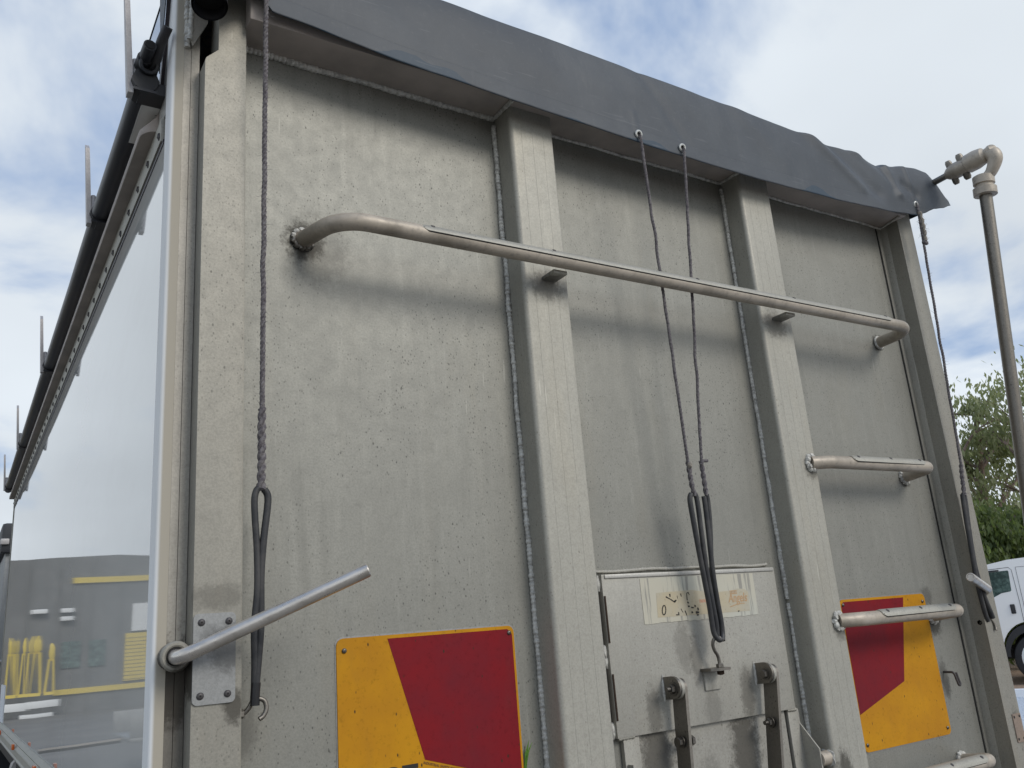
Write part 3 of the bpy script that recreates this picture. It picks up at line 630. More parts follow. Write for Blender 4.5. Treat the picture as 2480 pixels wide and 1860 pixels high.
# hook bracket on the hatch
br = MB().box(1.203, 1.253, -.0225, -.0172, 1.430, 1.472, .001).part('bracket_tab', D['hatch'], H)
MB().prism([(1.197, -.0178), (1.197, -.052), (1.212, -.064), (1.249, -.064), (1.253, -.0178)], 'z', 1.4725, 1.4785).part('bracket_shelf', D['steel'], H)
hh = hookpart([(1.232, -.047, 1.462), (1.232, -.047, 1.492), (1.228, -.048, 1.506), (1.219, -.050, 1.517), (1.214, -.052, 1.530), (1.216, -.056, 1.542), (1.226, -.062, 1.545), (1.234, -.067, 1.538)], .0040, 'tie_hook', H)
hexnut(MB(), (1.232, -.047, 1.479), (0, 0, 1), .0088, .008).part('hook_nut', D['steel'], H)
hexnut(MB(), (1.232, -.047, 1.472), (0, 0, -1), .0085, .009).part('hook_nut', D['rust'], H)
# sticker with remains of print
SK = MB().add([], [])
pts = []; rnd = random.Random(5); nx = 46
x0, x1, z0, z1 = 1.046, 1.415, 1.588, 1.689
top = [(x0 + (x1 - x0) * i / nx, z1) for i in range(nx + 1)]
bot = [(x1 - (x1 - x0) * i / nx, z0 + rnd.uniform(-.0012, .0012) + (.006 if .35 < i / nx < .62 else 0) * 0) for i in range(nx + 1)]
MB().prism(top + bot, 'y', -.0186, -.0176).part('sticker', D['sticker'], H, label='cream sticker with peeling print')
st2 = MB().prism([(1.087, 1.600), (1.388, 1.599), (1.389, 1.645), (1.376, 1.652), (1.352, 1.654), (1.330, 1.650), (1.27, 1.648), (1.20, 1.657), (1.09, 1.655)], 'y', -.0190, -.0187).part('sticker', D['label'], H, label='yellowed label with black and orange print remains')
text('Angels', .030, 1.318, 1.6225, -.0192, 'orange_print', H, 'lettering', shear=.2, off=.0004, sx=.80)
MB().prism([(1.322, 1.611), (1.352, 1.617), (1.372, 1.617), (1.372, 1.6185), (1.350, 1.6185), (1.320, 1.6125)], 'y', -.0195, -.0191).part('printed_flourish', D['orange_print'], H)
cr = MB().prism([(1.326, 1.6415), (1.350, 1.6415), (1.350, 1.6430), (1.326, 1.6430)], 'y', -.0195, -.0191)
cr.prism([(1.326, 1.6485), (1.350, 1.6485), (1.350, 1.6500), (1.326, 1.6500)], 'y', -.0195, -.0191)
for i in range(5): cr.prism([(1.3265 + i * .005, 1.6432), (1.3287 + i * .005, 1.6432), (1.3287 + i * .005, 1.6483), (1.3265 + i * .005, 1.6483)], 'y', -.0195, -.0191)
cr.part('printed_crest', D['orange_print'], H)
text('noula', .014, 1.222, 1.627, -.0192, 'pink_print', H, 'lettering', off=.0006, sx=1.1)
fr = MB()
def stroke(p, w): # little remnant strokes of black print
    for a, b in zip(p, p[1:]):
        d = Vector((b[0] - a[0], b[1] - a[1])); nn = Vector((-d.y, d.x)).normalized() * w / 2
        fr.prism([(a[0] + nn.x, a[1] + nn.y), (b[0] + nn.x * .6, b[1] + nn.y * .6), (b[0] - nn.x * .6, b[1] - nn.y * .6), (a[0] - nn.x, a[1] - nn.y)], 'y', -.0196, -.0192)
th_ = [2 * PI * k / 14 for k in range(15)]
stroke([(1.1075 + .0055 * math.cos(a) + .002 * math.sin(a), 1.6155 + .0105 * math.sin(a)) for a in th_], .0032)
stroke([(1.118, 1.645), (1.133, 1.638), (1.143, 1.6315)], .003); stroke([(1.143, 1.6315), (1.149, 1.636), (1.140, 1.633)], .003)
stroke([(1.183, 1.634), (1.184, 1.650), (1.189, 1.652), (1.192, 1.646)], .0024); stroke([(1.183, 1.630), (1.187, 1.627)], .004)
stroke([(1.131, 1.651), (1.131, 1.644)], .004); stroke([(1.153, 1.646), (1.1535, 1.639)], .0014); stroke([(1.165, 1.650), (1.166, 1.643)], .003)
stroke([(1.172, 1.611), (1.176, 1.600)], .0028); stroke([(1.160, 1.616), (1.165, 1.607)], .0016)
for (x, z, w, h) in ((1.183, 1.620, .006, .004), (1.193, 1.617, .008, .004), (1.204, 1.6195, .004, .006), (1.192, 1.606, .005, .005), (1.206, 1.605, .010, .006), (1.212, 1.612, .004, .008), (1.208, 1.599, .006, .004), (1.143, 1.603, .010, .0025), (1.150, 1.606, .003, .006), (1.345, 1.600, .005, .003)):
    stroke([(x, z), (x + w, z + rnd.uniform(-.001, .001))], h)
fr.part('print_remnants', D['ink'], H, kind='stuff')
# --- LEFT SIDE: glossy sheet, bolted rail, roll tube, stops, lower extrusion
vs = []; ny, nz = 60, 30
MB().box(0.0005, .0135, .031, LEN, 1.30, 2.582).part('side_panel', D['white'], T, label='glossy white side sheet reflecting the yard')
MB().box(0.0005, .0135, .031, .26, 2.645, 2.97).part('side_panel', D['white'], T, label='short white upper corner of the side sheet')
MB().box(0.0010, .0135, .26, LEN, 2.645, 2.70).part('upper_side', D['rail_under'], T)
MB().box(.0015, .0125, .262, LEN, 2.702, 2.978).part('upper_side', D['tarp_black'], T)
MB().box(-.0012, .010, .04, LEN, 2.5795, 2.5905).part('seal_strip', D['seal'], T)
# bolted flange
MB().box(-.0045, .006, .050, LEN, 2.591, 2.6430, .0008).part('bolted_flange', D['column'], T)
bolt_me = MB().blob((0, 0, 0), (.0042, .0046, .0085), 1, 2).mesh('flange_bolt', D['dark_bolt'])
y = .062; i = 0
while y < LEN - .02:
    o = link('flange_bolt', bolt_me, T); o.location = (-.0052, y, 2.607 + .001 * math.sin(i)); y += .1185; i += 1
# overhanging rail body with rounded rear end
def rail_end(y0, y1):
    n = 8; prof = [(.0, 2.6435), (-.030, 2.6435), (-.0315, 2.646), (-.0315, 2.658), (-.026, 2.664), (.0, 2.690)]
    mb = MB(); vs = []; ys = [y0 + (.04) * (1 - math.cos(PI / 2 * k / n)) for k in range(n + 1)]
    for k, yy in enumerate(ys):
        s = math.sin(PI / 2 * k / n) if k else .12
        for (a, b) in prof: vs.append((a * s, yy, 2.6435 + (b - 2.6435) * (1)))
    for (a, b) in prof: vs.append((a, y1, b))
    m = len(prof); fs = [tuple(range(m))]
    for i in range(len(ys)):
        for k in range(m): fs.append((i * m + k, i * m + (k + 1) % m, (i + 1) * m + (k + 1) % m, (i + 1) * m + k))
    fs.append(tuple((len(ys)) * m + k for k in range(m)))
    return mb.add(vs, fs)
rail_end(.105, LEN).part('overhanging_rail', D['rail_under'], T)
MB().box(-.036, .0, .078, .25, 2.6905, 2.6965, .001).part('rail_end_plate', D['white'], T)
weld((-.0, .27, 2.70), (-.004, .115, 2.735), .004, 'weld_bead', T, seed=41)
roll = MB().tube([(-.0375, .10, 2.7165)] + [(-.0375 + .0015 * mnoise.noise(Vector((yy * 2, 1, 0))), yy, 2.7165 + .002 * mnoise.noise(Vector((yy * 2, 5, 0)))) for yy in [.2 + .25 * k for k in range(19)]] + [(-.0375, LEN + .06, 2.7165)], .0222, 24).part('edge_tube', D['roll'], T, label='black edge tube along the left top side')
for yc in (.068, .69, 2.05, 3.45, 4.70):
    cl_ = MB()
    cl_.tube([(-.0375, yc - .028, 2.7165), (-.0375, yc + .028, 2.7165)], .0262, 8)
    cl_.box(-.046, .0, yc - .024, yc + .024, 2.690, 2.716)
    c_ = cl_.part('tube_clip', D['black_plastic'], T)
    MB().box(-.060, -.016, yc - .03, yc - .027, 2.688, 2.694).part('clip_rib', D['roll'], c_)
    sp = MB(); h = .235
    sp.add([(-.068, yc - .012, 2.690), (-.068, yc + .012, 2.690), (-.057, yc - .012, 2.690), (-.057, yc + .012, 2.690),
            (-.082, yc - .012, 2.690 + h - .02), (-.082, yc + .010, 2.690 + h), (-.072, yc - .012, 2.690 + h - .02), (-.072, yc + .010, 2.690 + h)],
           [(0, 1, 3, 2), (4, 6, 7, 5), (0, 4, 5, 1), (2, 3, 7, 6), (0, 2, 6, 4), (1, 5, 7, 3)])
    sp.tube([(-.0545, yc, 2.700), (-.0555, yc, 2.770), (-.056, yc, 2.775)], lambda i: (.0085, .0085, .005)[i], 12)
    sp.part('tarp_stop', D['spike'], T)
# dark swivel hardware at the rear end of that tube
hw = MB(); hw.tube([(-.044, .068, 2.757), (-.040, -.010, 2.762)], .0125, 16); hw.tube([(-.044, .072, 2.757), (-.0425, .030, 2.7585)], .0150, 16)
hw = hw.part('swivel_tube', D['roll'], T)
MB().cyl((-.0398, -.0104, 2.7621), (-.0397, -.0112, 2.7622), .0098, 14).part('tube_bore', D['hole'], hw)
MB().tube(smooth_path([(-.026, .075, 2.735), (-.022, .03, 2.758), (-.020, -.005, 2.775), (-.012, -.03, 2.80)], 5), .010, 12).part('swivel_arm', D['roll'], T)
MB().ring((-.034, .030, 2.745), (0, 1, .3), .016, .004).part('swivel_collar', D['roll'], T)
for p in ((-.048, .048, 2.735), (-.036, .050, 2.728)): MB().blob(p, .0048, 2).part('swivel_bolt', D['spike'], T)
# lower side extrusion with grooves
prof = [(.012, 1.318), (-.004, 1.318), (-.008, 1.312), (-.012, 1.303), (-.010, 1.300), (-.016, 1.297), (-.022, 1.289), (-.020, 1.284), (-.024, 1.262), (-.022, 1.235), (.010, 1.235)]
prof = [(.012, 1.322), (-.003, 1.322), (-.016, 1.309), (-.014, 1.304), (-.019, 1.298), (-.022, 1.2955), (-.024, 1.292), (-.020, 1.288), (-.022, 1.266), (-.026, 1.262), (-.026, 1.258), (.010, 1.256)]
LR = MB(); vv = [(a, .031, b) for a, b in prof] + [(a, LEN, b) for a, b in prof]; m_ = len(prof)
LR.add(vv, [tuple(range(m_))[::-1], tuple(range(m_, 2 * m_))] + [(i, (i + 1) % m_, m_ + (i + 1) % m_, m_ + i) for i in range(m_)])
LR.part('lower_rail', D['column'], T, ang=15)
lamp_me = MB().box(-.006, .004, -.020, .020, -.011, .011, .003).mesh('marker_lamp', D['amber'])
for yl in (.66, 1.66, 2.70, 3.78): o = link('marker_lamp', lamp_me, T, label='small orange side marker lamp'); o.location = (-.027, yl, 1.300)
MB().box(-.003, .0, LEN - .01, LEN + .012, 1.30, 2.60).part('front_edge_trim', D['column'], T)
MB().box(-.002, .0003, 4.15, 4.55, 1.325, 1.52).part('white_decal', D['kerb'], T, label='blank white patch low on the white side')
# other faces, floor, chassis and wheels so that the trailer is whole
MB().box(Wd - .0135, Wd - .0005, .031, LEN, 1.26, 2.90).part('side_panel', D['column'], T, label='bare right side sheet')
MB().box(.0, Wd, LEN - .001, LEN + .02, 1.24, 2.66).part('front_sheet', D['column'], T)
MB().box(.02, Wd - .02, .02, LEN - .02, 1.16, 1.235).part('floor', D['chassis'], T)
MB().box(.05, Wd - .05, -.06, .02, .88, 1.03, .004).part('rear_beam', D['steel'], T)
for xx in (.75, 1.60): MB().box(xx, xx + .09, .05, LEN - .1, .86, 1.155).part('chassis_rail', D['chassis'], T)
tyre = MB().tube([(0, 0, 0), (.02, 0, 0), (.06, 0, 0), (.24, 0, 0), (.28, 0, 0), (.30, 0, 0)], lambda i: (.36, .47, .50, .50, .47, .36)[i], 40).mesh('tyre', D['tyre'])
rim = MB().tube([(-.004, 0, 0), (.004, 0, 0), (.03, 0, 0), (.05, 0, 0)], lambda i: (.28, .29, .27, .12)[i], 32).mesh('rim', D['column'])
for yw in (1.3, 2.55, 3.75):
    for xw in (.06, Wd - .36):
        w = link('wheel', tyre, T); w.location = (xw, yw, .50); r_ = link('rim', rim, w); r_.location = (-.002 if xw < 1 else .256, 0, 0)
    MB().cyl((.3, yw, .5), (Wd - .3, yw, .5), .06, 16).part('axle', D['chassis'], T)
MB().tube([(.05, 3.2, 1.17), (.05, 3.35, 1.16)], .05, 12).part('mudguard_bracket', D['spike'], T)
# weld-seamed bracket plate high on the left corner and the fixed bow tube
bp = MB().prism([(.030, 3.0), (.030, 2.79), (.036, 2.772), (.064, 2.835), (.070, 3.0)], 'y', -.030, -.0205).part('corner_bracket', D['corner'], T)
weld((.024, -.023, 2.995), (.027, -.023, 2.770), .0062, 'weld_bead', T, seed=51); weld((.036, -.031, 2.995), (.030, -.029, 2.785), .0055, 'weld_bead', T, seed=52)
bta, btb = Vector((.052, -.060, 3.04)), Vector((.040, -.150, 2.782)); btd = (btb - bta).normalized()
bt = MB(); bt.tube([bta, btb], .0335, 28, cap=False); bt.tube([bta, btb], .0300, 28, cap=False)
bt = bt.part('bow_tube', D['roll'], T, label='dark hollow tube end under the tarp at the left corner')
MB().cyl(btb - btd * .035, btb - btd * .030, .0298, 24).part('tube_bore', D['hole'], bt)
gap_outline = [(.020, 2.90), (.030, 2.86), (.045, 2.79), (.065, 2.735), (.085, 2.71), (.120, 2.69), (.10, 2.72), (.075, 2.76), (.055, 2.80), (.035, 2.88), (.022, 2.96)]
MB().prism(gap_outline, 'x', -.006, .0002).part('dark_gap_strip', D['seal'], T)  # dark strip stands in for the shaded gap between tarp end and corner
MB().box(.02, .14, -.060, .03, 2.905, 2.975, .004).part('top_corner_block', D['chassis'], T)

# ================================================================== TARP
def tarp():
    root = thing('rolled_tarp', 'dark grey PVC tarp pulled over the top of the aluminium trailer', 'tarp')
    hem = [(-.01, 2.86), (.06, 2.85), (.118, 2.85), (.130, 2.862), (.142, 2.868), (.17, 2.832), (.45, 2.806), (.83, 2.790), (1.2, 2.778), (1.56, 2.776), (1.9, 2.786), (2.15, 2.800), (2.30, 2.815), (2.345, 2.820), (2.38, 2.836), (2.44, 2.864), (2.49, 2.876), (2.538, 2.894)]
    topz = [(-.01, 3.03), (.14, 3.045), (.6, 3.045), (.9, 3.043), (1.3, 3.036), (1.8, 3.024), (2.0, 3.020), (2.10, 3.016), (2.18, 3.002), (2.26, 3.014), (2.34, 3.034), (2.41, 3.042), (2.46, 3.038), (2.50, 3.010), (2.538, 2.955)]
    def I(t, x):
        for (a, b), (c, d) in zip(t, t[1:]):
            if x <= c: u = (x - a) / (c - a); u = u * u * (3 - 2 * u) * .5 + u * .5; return b + (d - b) * u
        return t[-1][1]
    NU, NV = 300, 60; X0, X1 = -.01, 2.538; vs = []; uvs = []
    def fold(x, z):
        """diagonal tension folds, strongest towards the right end"""
        h = 0
        for (xa, za, xb, zb, w, am) in ((1.30, 2.82, 1.16, 3.02, .020, -.003), (1.83, 3.02, 2.06, 2.86, .022, .012), (1.90, 3.02, 2.14, 2.86, .030, -.010),
                                        (2.06, 3.01, 2.32, 2.86, .022, .013), (2.12, 2.99, 2.36, 2.83, .026, -.012), (2.22, 3.0, 2.26, 2.88, .016, .009), (2.26, 2.88, 2.36, 2.80, .02, .006),
                                        (2.335, 3.0, 2.345, 2.87, .008, .006), (2.30, 2.93, 2.36, 2.90, .018, -.010), (2.20, 3.0, 2.24, 2.9, .02, -.008), (1.122, 2.81, 1.115, 2.87, .006, .003),
                                        (.6, 3.0, .85, 2.9, .05, .003), (.30, 3.0, .46, 2.85, .06, .003), (1.52, 3.02, 1.7, 2.86, .04, .004)):
            ax, az, bx, bz = xa, za, xb, zb; dx, dz = bx - ax, bz - az; L2 = dx * dx + dz * dz
            t = ((x - ax) * dx + (z - az) * dz) / L2; tc_ = max(0, min(1, t)); px_, pz_ = ax + tc_ * dx, az + tc_ * dz
            d2 = ((x - px_) ** 2 + (z - pz_) ** 2) / (w * w); h += am * .62 * math.exp(-d2)
        return h
    for i in range(NU + 1):
        x = X0 + (X1 - X0) * i / NU; zh = I(hem, x) + .0015 * mnoise.noise(Vector((x * 9, 0, 0))); zt = I(topz, x)
        f_r = max(0, (x - 2.33) / .208)
        for j in range(NV + 1):
            v = j / NV
            if v < .72:         # hanging front
                u = v / .72; z = zh + (zt - .030 - zh) * u
                y = -.1195 - .004 * u + .010 * u ** 4 - .006 * (1 - u) ** 3
                L = (z - zh)
            else:               # rolls over the top
                u = (v - .72) / .28; a = u * PI * .47; rr = .055
                z = zt - .030 + math.sin(a) * .030 + .0 ; y = -.1135 + (1 - math.cos(a)) * rr + u * u * .10
                L = (zt - .03 - zh) + u * .1
            h = fold(x, z) * min(1, .35 + L * 12) + .0016 * mnoise.noise(Vector((x * 5, z * 5, 0))) + .0008 * mnoise.noise(Vector((x * 16, z * 16, 3)))
            y -= h
            if v >= .6: z += h * .55 * min(1, (v - .6) / .12)
            y -= .008 * max(0, f_r) ** 2; y -= .13 * max(0, min(1, (.125 - x) / .07)) * max(0, 1 - max(0, z - 2.86) / .17)  # left corner, out of view, is shaped forward to shade the post top
            vs.append((x, y, z)); uvs.append((x, L))
    fs = [(i * (NV + 1) + j, (i + 1) * (NV + 1) + j, (i + 1) * (NV + 1) + j + 1, i * (NV + 1) + j + 1) for i in range(NU) for j in range(NV)]
    me = bpy.data.meshes.new('front_flap'); me.from_pydata(vs, [], fs); me.materials.append(D['tarp'])
    uvl = me.uv_layers.new(name='UVMap')
    for l in me.loops: uvl.data[l.index].uv = uvs[l.vertex_index]
    for p in me.polygons: p.use_smooth = True
    fl = link('front_flap', me, root)
    md = fl.modifiers.new('thickness', 'SOLIDIFY'); md.thickness = .0018; md.offset = -1
    # roof sheet and right side fall wrapped round the roller
    mb = MB(); prof = [(.0, 2.985), (.03, 3.035), (.3, 3.062), (1.2, 3.070), (2.1, 3.05), (2.40, 3.020), (2.47, 3.008), (2.515, 2.985), (2.535, 2.95), (2.530, 2.91), (2.50, 2.895)]
    ys = [.015 + (LEN + .05) * k / 30 for k in range(31)]; v2 = []
    for yy in ys:
        sag = -.012 * math.sin(yy * 5.2) ** 2
        for k, (a, b) in enumerate(prof): v2.append((a, yy if k < 6 or yy > .02 else yy - .06, b + (sag if 1 < k < 6 else 0) - (.045 if (yy < .02 and 1 < k < 6) else 0)))
    m = len(prof); mb.add(v2, [(i * m + k, (i + 1) * m + k, (i + 1) * m + k + 1, i * m + k + 1) for i in range(30) for k in range(m - 1)])
    ro = mb.part('roof_sheet', D['tarp'], root, ang=60); md = ro.modifiers.new('thickness', 'SOLIDIFY'); md.thickness = .002
    # right end gusset
    g_ = MB(); pts = [(2.497, -.099, 2.890), (2.497, -.108, 2.965), (2.499, -.06, 2.99), (2.512, .0, 2.99), (2.520, .02, 2.95), (2.51, .02, 2.90)]
    g_.add(pts, [(0, 1, 2, 3, 4, 5)]); g_.part('end_fold', D['tarp'], root)
    # light lap over the left corner with the dark gap strip behind it
    lf = MB(); lf.prism([(.055, 2.84), (.060, 2.79), (.052, 2.745), (.030, 2.82), (.0, 2.93), (.02, 3.03), (.09, 3.03)], 'x', -.012, -.010)
    lf.part('side_lap', D['tarp'], root)
    # seam ridge near the right end
    for (x, z) in ((1.1205, 2.802), (1.272, 2.801), (2.341, 2.861), (.1530, 2.866)):
        nrm_ = (-.05, -1, -.25); y = -.1285 if x < 2 else -.1235
        e = MB().ring((x, y, z), nrm_, .0085, .0032, 26, 10).part('eyelet', D['eyelet'], root)
        MB().cyl((x, y + .002, z), (x, y + .0010, z), .0075, 18).part('eyelet_hole', D['hole'], e)
    return root
tarp()

# ================================================================== ROPES
def twist(path, R, strands=3, pitch=.028, seg=6, rs=None, phase=0):
    mb = MB(); rs = rs or R * .56
    P = [Vector(p) for p in path]; L = [0]
    for a, b in zip(P, P[1:]): L.append(L[-1] + (b - a).length)
    tot = L[-1]; n = max(8, int(tot / pitch * 9)); idx = 0; C = []
    for i in range(n + 1):
        s = tot * i / n
        while idx < len(L) - 2 and L[idx + 1] < s: idx += 1
        t = (s - L[idx]) / max(1e-9, L[idx + 1] - L[idx]); C.append(P[idx].lerp(P[idx + 1], min(1, t)))
    for k in range(strands):
        pts = []
        for i, c in enumerate(C):
            tg = (C[min(i + 1, n)] - C[max(i - 1, 0)]).normalized(); u = tg.orthogonal().normalized()
            u = (Vector((1, 0, 0)) - tg * tg.x).normalized() if abs(tg.x) < .9 else (Vector((0, 0, 1)) - tg * tg.z).normalized()
            w = tg.cross(u); a = 2 * PI * (tot * i / n / pitch + k / strands) + phase
            q = R - rs; pts.append(c + (u * math.cos(a) + w * math.sin(a)) * q)
        mb.tube(pts, rs, seg)
    return mb, C
def fuzz(C, n, R, seed, lo=.004, hi=.014):
    rnd = random.Random(seed); mb = MB()
    for _ in range(n):
        c = rnd.choice(C); a = rnd.uniform(0, 2 * PI); l = rnd.uniform(lo, hi)
        d = Vector((math.cos(a), math.sin(a) * .7, rnd.uniform(-.7, .6))).normalized()
        p0 = c + d * R * .7; p1 = p0 + d * l * .6 + Vector((0, 0, rnd.uniform(-.002, .002))); p2 = p0 + d * l + Vector((0, 0, rnd.uniform(-.005, .003)))
        mb.tube([p0, p1, p2], lambda i: (.00035, .0003, .0002)[i], 3)
    return mb
def sagline(a, b, n=24, amp=.002, seed=0):
    a, b = Vector(a), Vector(b)
    return [a.lerp(b, i / n) + Vector((mnoise.noise(Vector((i * .35, seed, 0))), mnoise.noise(Vector((i * .35, seed, 7))), 0)) * amp * math.sin(PI * i / n) for i in range(n + 1)]
def tie(label, segs, knot, fz, loops, mat='rope', R=.0052, group=None, fseed=1):
    root = thing('tie_down_rope', label, 'rope', group)
    allC = []
    mb, C = twist(segs, R); allC += C; rp_ = mb.part('rope', D[mat], root)
    if knot:
        kb_, kC = twist(knot, R * 1.55, 2, .036, 8, R * .92, .7); kb_.part('spliced_end', D[mat], root); allC += kC * 2
    fuzz(allC, fz, R, fseed).part('loose_fibres', D[mat], root, kind='stuff')
    for path, r in loops: MB().tube(smooth_path(path, 8), r, 12).part('rubber_loop', D['rubber'], root)
    return root
# left rope
r1 = tie('long twisted grey rope hanging down beside the left corner post',
    sagline((.1530, -.133, 2.868), (.1605, -.084, 2.01), 40, .003, 1) , [(.1605, -.084, 2.015), (.1600, -.083, 1.98), (.1605, -.082, 1.93), (.1600, -.081, 1.885), (.1605, -.081, 1.868)], 70,
    [([(.1660, -.078, 1.870), (.1725, -.077, 1.858), (.1720, -.076, 1.835), (.1660, -.074, 1.78), (.1630, -.070, 1.72), (.1640, -.066, 1.64), (.1610, -.064, 1.59), (.1575, -.062, 1.545), (.1560, -.060, 1.520)], .0062),
     ([(.1600, -.079, 1.873), (.1530, -.078, 1.868), (.1495, -.077, 1.852), (.1510, -.075, 1.82), (.1555, -.072, 1.765), (.1570, -.070, 1.70), (.1530, -.067, 1.64), (.1545, -.064, 1.58), (.1550, -.061, 1.545), (.1555, -.058, 1.518)], .0058),
     ([(.1560, -.081, 1.875), (.1605, -.0775, 1.8770), (.1665, -.079, 1.874)], .0056)],
    group='ropes holding the tarp down', fseed=3)
MB().tube(smooth_path([(.1575, -.062, 1.548), (.1560, -.062, 1.53), (.1555, -.062, 1.512)], 5), .0078, 14).part('tape_binding', D['tape'], r1)
# centre left
r2 = tie('left of the two ropes falling from the tarp eyelets to the hatch hook',
    sagline((1.1205, -.134, 2.797), (1.1760, -.090, 1.945), 40, .003, 5), [(1.1755, -.090, 1.95), (1.1775, -.090, 1.92), (1.1790, -.090, 1.89), (1.1850, -.088, 1.870)], 45,
    [([(1.1770, -.086, 1.875), (1.1720, -.085, 1.866), (1.1720, -.084, 1.845), (1.1800, -.080, 1.78), (1.1935, -.073, 1.69), (1.2060, -.066, 1.62), (1.2110, -.062, 1.585), (1.2150, -.060, 1.555), (1.2240, -.063, 1.5405), (1.2320, -.064, 1.541)], .0062),
     ([(1.1830, -.086, 1.878), (1.1920, -.085, 1.870), (1.1950, -.084, 1.845), (1.1985, -.080, 1.78), (1.2060, -.073, 1.69), (1.2170, -.067, 1.61), (1.2230, -.063, 1.575), (1.2240, -.060, 1.55)], .0060)],
    R=.0042, group='ropes holding the tarp down', fseed=8)
MB().blob((1.1762, -.094, 1.942), (.0065, .006, .0075), 3).part('rope_knot', D['rope_pale'], r2)
# centre right
r3 = tie('right of the two ropes falling from the tarp eyelets to the hatch hook',
    sagline((1.2720, -.134, 2.796), (1.2200, -.090, 1.945), 40, .003, 9), [(1.2190, -.091, 1.955), (1.2180, -.092, 1.93), (1.2210, -.090, 1.90), (1.2235, -.088, 1.872)], 45,
    [([(1.2175, -.085, 1.870), (1.2190, -.084, 1.850), (1.2215, -.080, 1.79), (1.2240, -.074, 1.70), (1.2310, -.068, 1.64), (1.2385, -.064, 1.585), (1.2400, -.062, 1.555), (1.2330, -.066, 1.538)], .0062),
     ([(1.2270, -.086, 1.875), (1.2300, -.084, 1.850), (1.2290, -.080, 1.79), (1.2250, -.070, 1.70), (1.2260, -.060, 1.63), (1.2330, -.056, 1.585), (1.2370, -.054, 1.555), (1.2300, -.056, 1.545)], .0056)],
    R=.0042, group='ropes holding the tarp down', fseed=12)
MB().tube(smooth_path([(1.214, -.094, 1.945), (1.219, -.097, 1.953), (1.228, -.096, 1.954), (1.236, -.094, 1.955)], 5), .0040, 8).part('rope_tail', D['rope'], r3)
# right rope
r4 = tie('rightmost rope hanging from the tarp end outside the right corner post',
    sagline((2.341, -.128, 2.857), (2.318, -.094, 1.975), 40, .004, 15), [(2.318, -.094, 1.98), (2.314, -.092, 1.95), (2.312, -.090, 1.915), (2.309, -.088, 1.885)], 60,
    [([(2.312, -.086, 1.895), (2.312, -.085, 1.86), (2.305, -.083, 1.80), (2.300, -.080, 1.72), (2.301, -.078, 1.66), (2.318, -.075, 1.59), (2.338, -.073, 1.540), (2.345, -.072, 1.522)], .0072),
     ([(2.304, -.086, 1.890), (2.302, -.084, 1.85), (2.298, -.082, 1.78), (2.296, -.080, 1.70), (2.296, -.077, 1.65), (2.302, -.074, 1.59), (2.314, -.070, 1.535), (2.325, -.066, 1.515)], .0068)],
    mat='rope', R=.0045, group='ropes holding the tarp down', fseed=21)
kn, kc = twist([(2.341, -.129, 2.83), (2.345, -.129, 2.79), (2.344, -.128, 2.75), (2.342, -.126, 2.725)], .0085, 2, .045, 8, .0052); kn.part('spliced_end', D['rope_pale'], r4)
MB().blob((2.3385, -.125, 2.722), (.010, .008, .007), 5).part('rope_knot', D['rope'], r4); MB().blob((2.350, -.125, 2.720), (.006, .006, .0065), 6).part('rope_knot', D['rope'], r4)
fuzz(kc, 40, .009, 33, .006, .016).part('loose_fibres', D['rope'], r4, kind='stuff')

# ================================================================== TARP CRANK
CR = thing('tarp_crank', 'steel crank handle with universal joint hanging at the right end of the tarp', 'crank')
ax0 = Vector((2.490, -.04, 2.975)); ax1 = Vector((2.490, -.29, 2.985)); ad = (ax1 - ax0).normalized()
MB().tube([ax0 + ad * 0, ax0 + ad * .135], .0110, 14).part('roller_shaft', D['steel'], CR)
jb = MB()
jb.tube([ax0 + ad * s for s in (.125, .135, .150, .170, .200, .206, .235, .262, .272)], lambda i: (.011, .019, .026, .028, .025, .032, .033, .028, .014)[i], 18)
jb = jb.part('joint_yoke', D['tube'], CR)
side = Vector((0, .3, 1)).normalized(); xs_ = Vector((1, 0, 0))
for s, rr, hgt in ((.150, .011, .043), (.190, .012, .046)):
    c = ax0 + ad * s; dd = (Vector((-.35, 0, 1))).normalized(); MB().tube([c - dd * hgt, c - dd * (hgt - .008), c + dd * (hgt - .008), c + dd * hgt], lambda i, rr=rr: (rr * .7, rr, rr, rr * .7)[i], 12).part('joint_bolt', D['steel'], CR)
pole_top = Vector((2.486, -.281, 2.868)); pole_bot = Vector((2.497, -.125, 1.35)); pdn = (pole_bot - pole_top).normalized()
elbow = smooth_path([ax0 + ad * .262, ax0 + ad * .285 + Vector((0, 0, .004)), Vector((2.492, -.325, 2.987)), Vector((2.494, -.332, 2.958)), Vector((2.490, -.312, 2.92)), pole_top - pdn * .035], 6)
MB().tube(elbow, lambda i: .0165 + .008 * math.exp(-((i - 15) / 7) ** 2), 14).part('crank_elbow', D['tube'], CR)
MB().tube([pole_top - pdn * .050, pole_top - pdn * .046, pole_top - pdn * .020, pole_top - pdn * .018, pole_top - pdn * .008, pole_top - pdn * .006, pole_top + pdn * .018, pole_top + pdn * .020], lambda i: (.026, .033, .033, .0275, .0275, .036, .036, .031)[i], 22).part('crank_socket', D['tube'], CR)
MB().tube([pole_top, pole_top + pdn * .7, pole_bot], .0195, 22).part('crank_pole', D['steel'], CR)

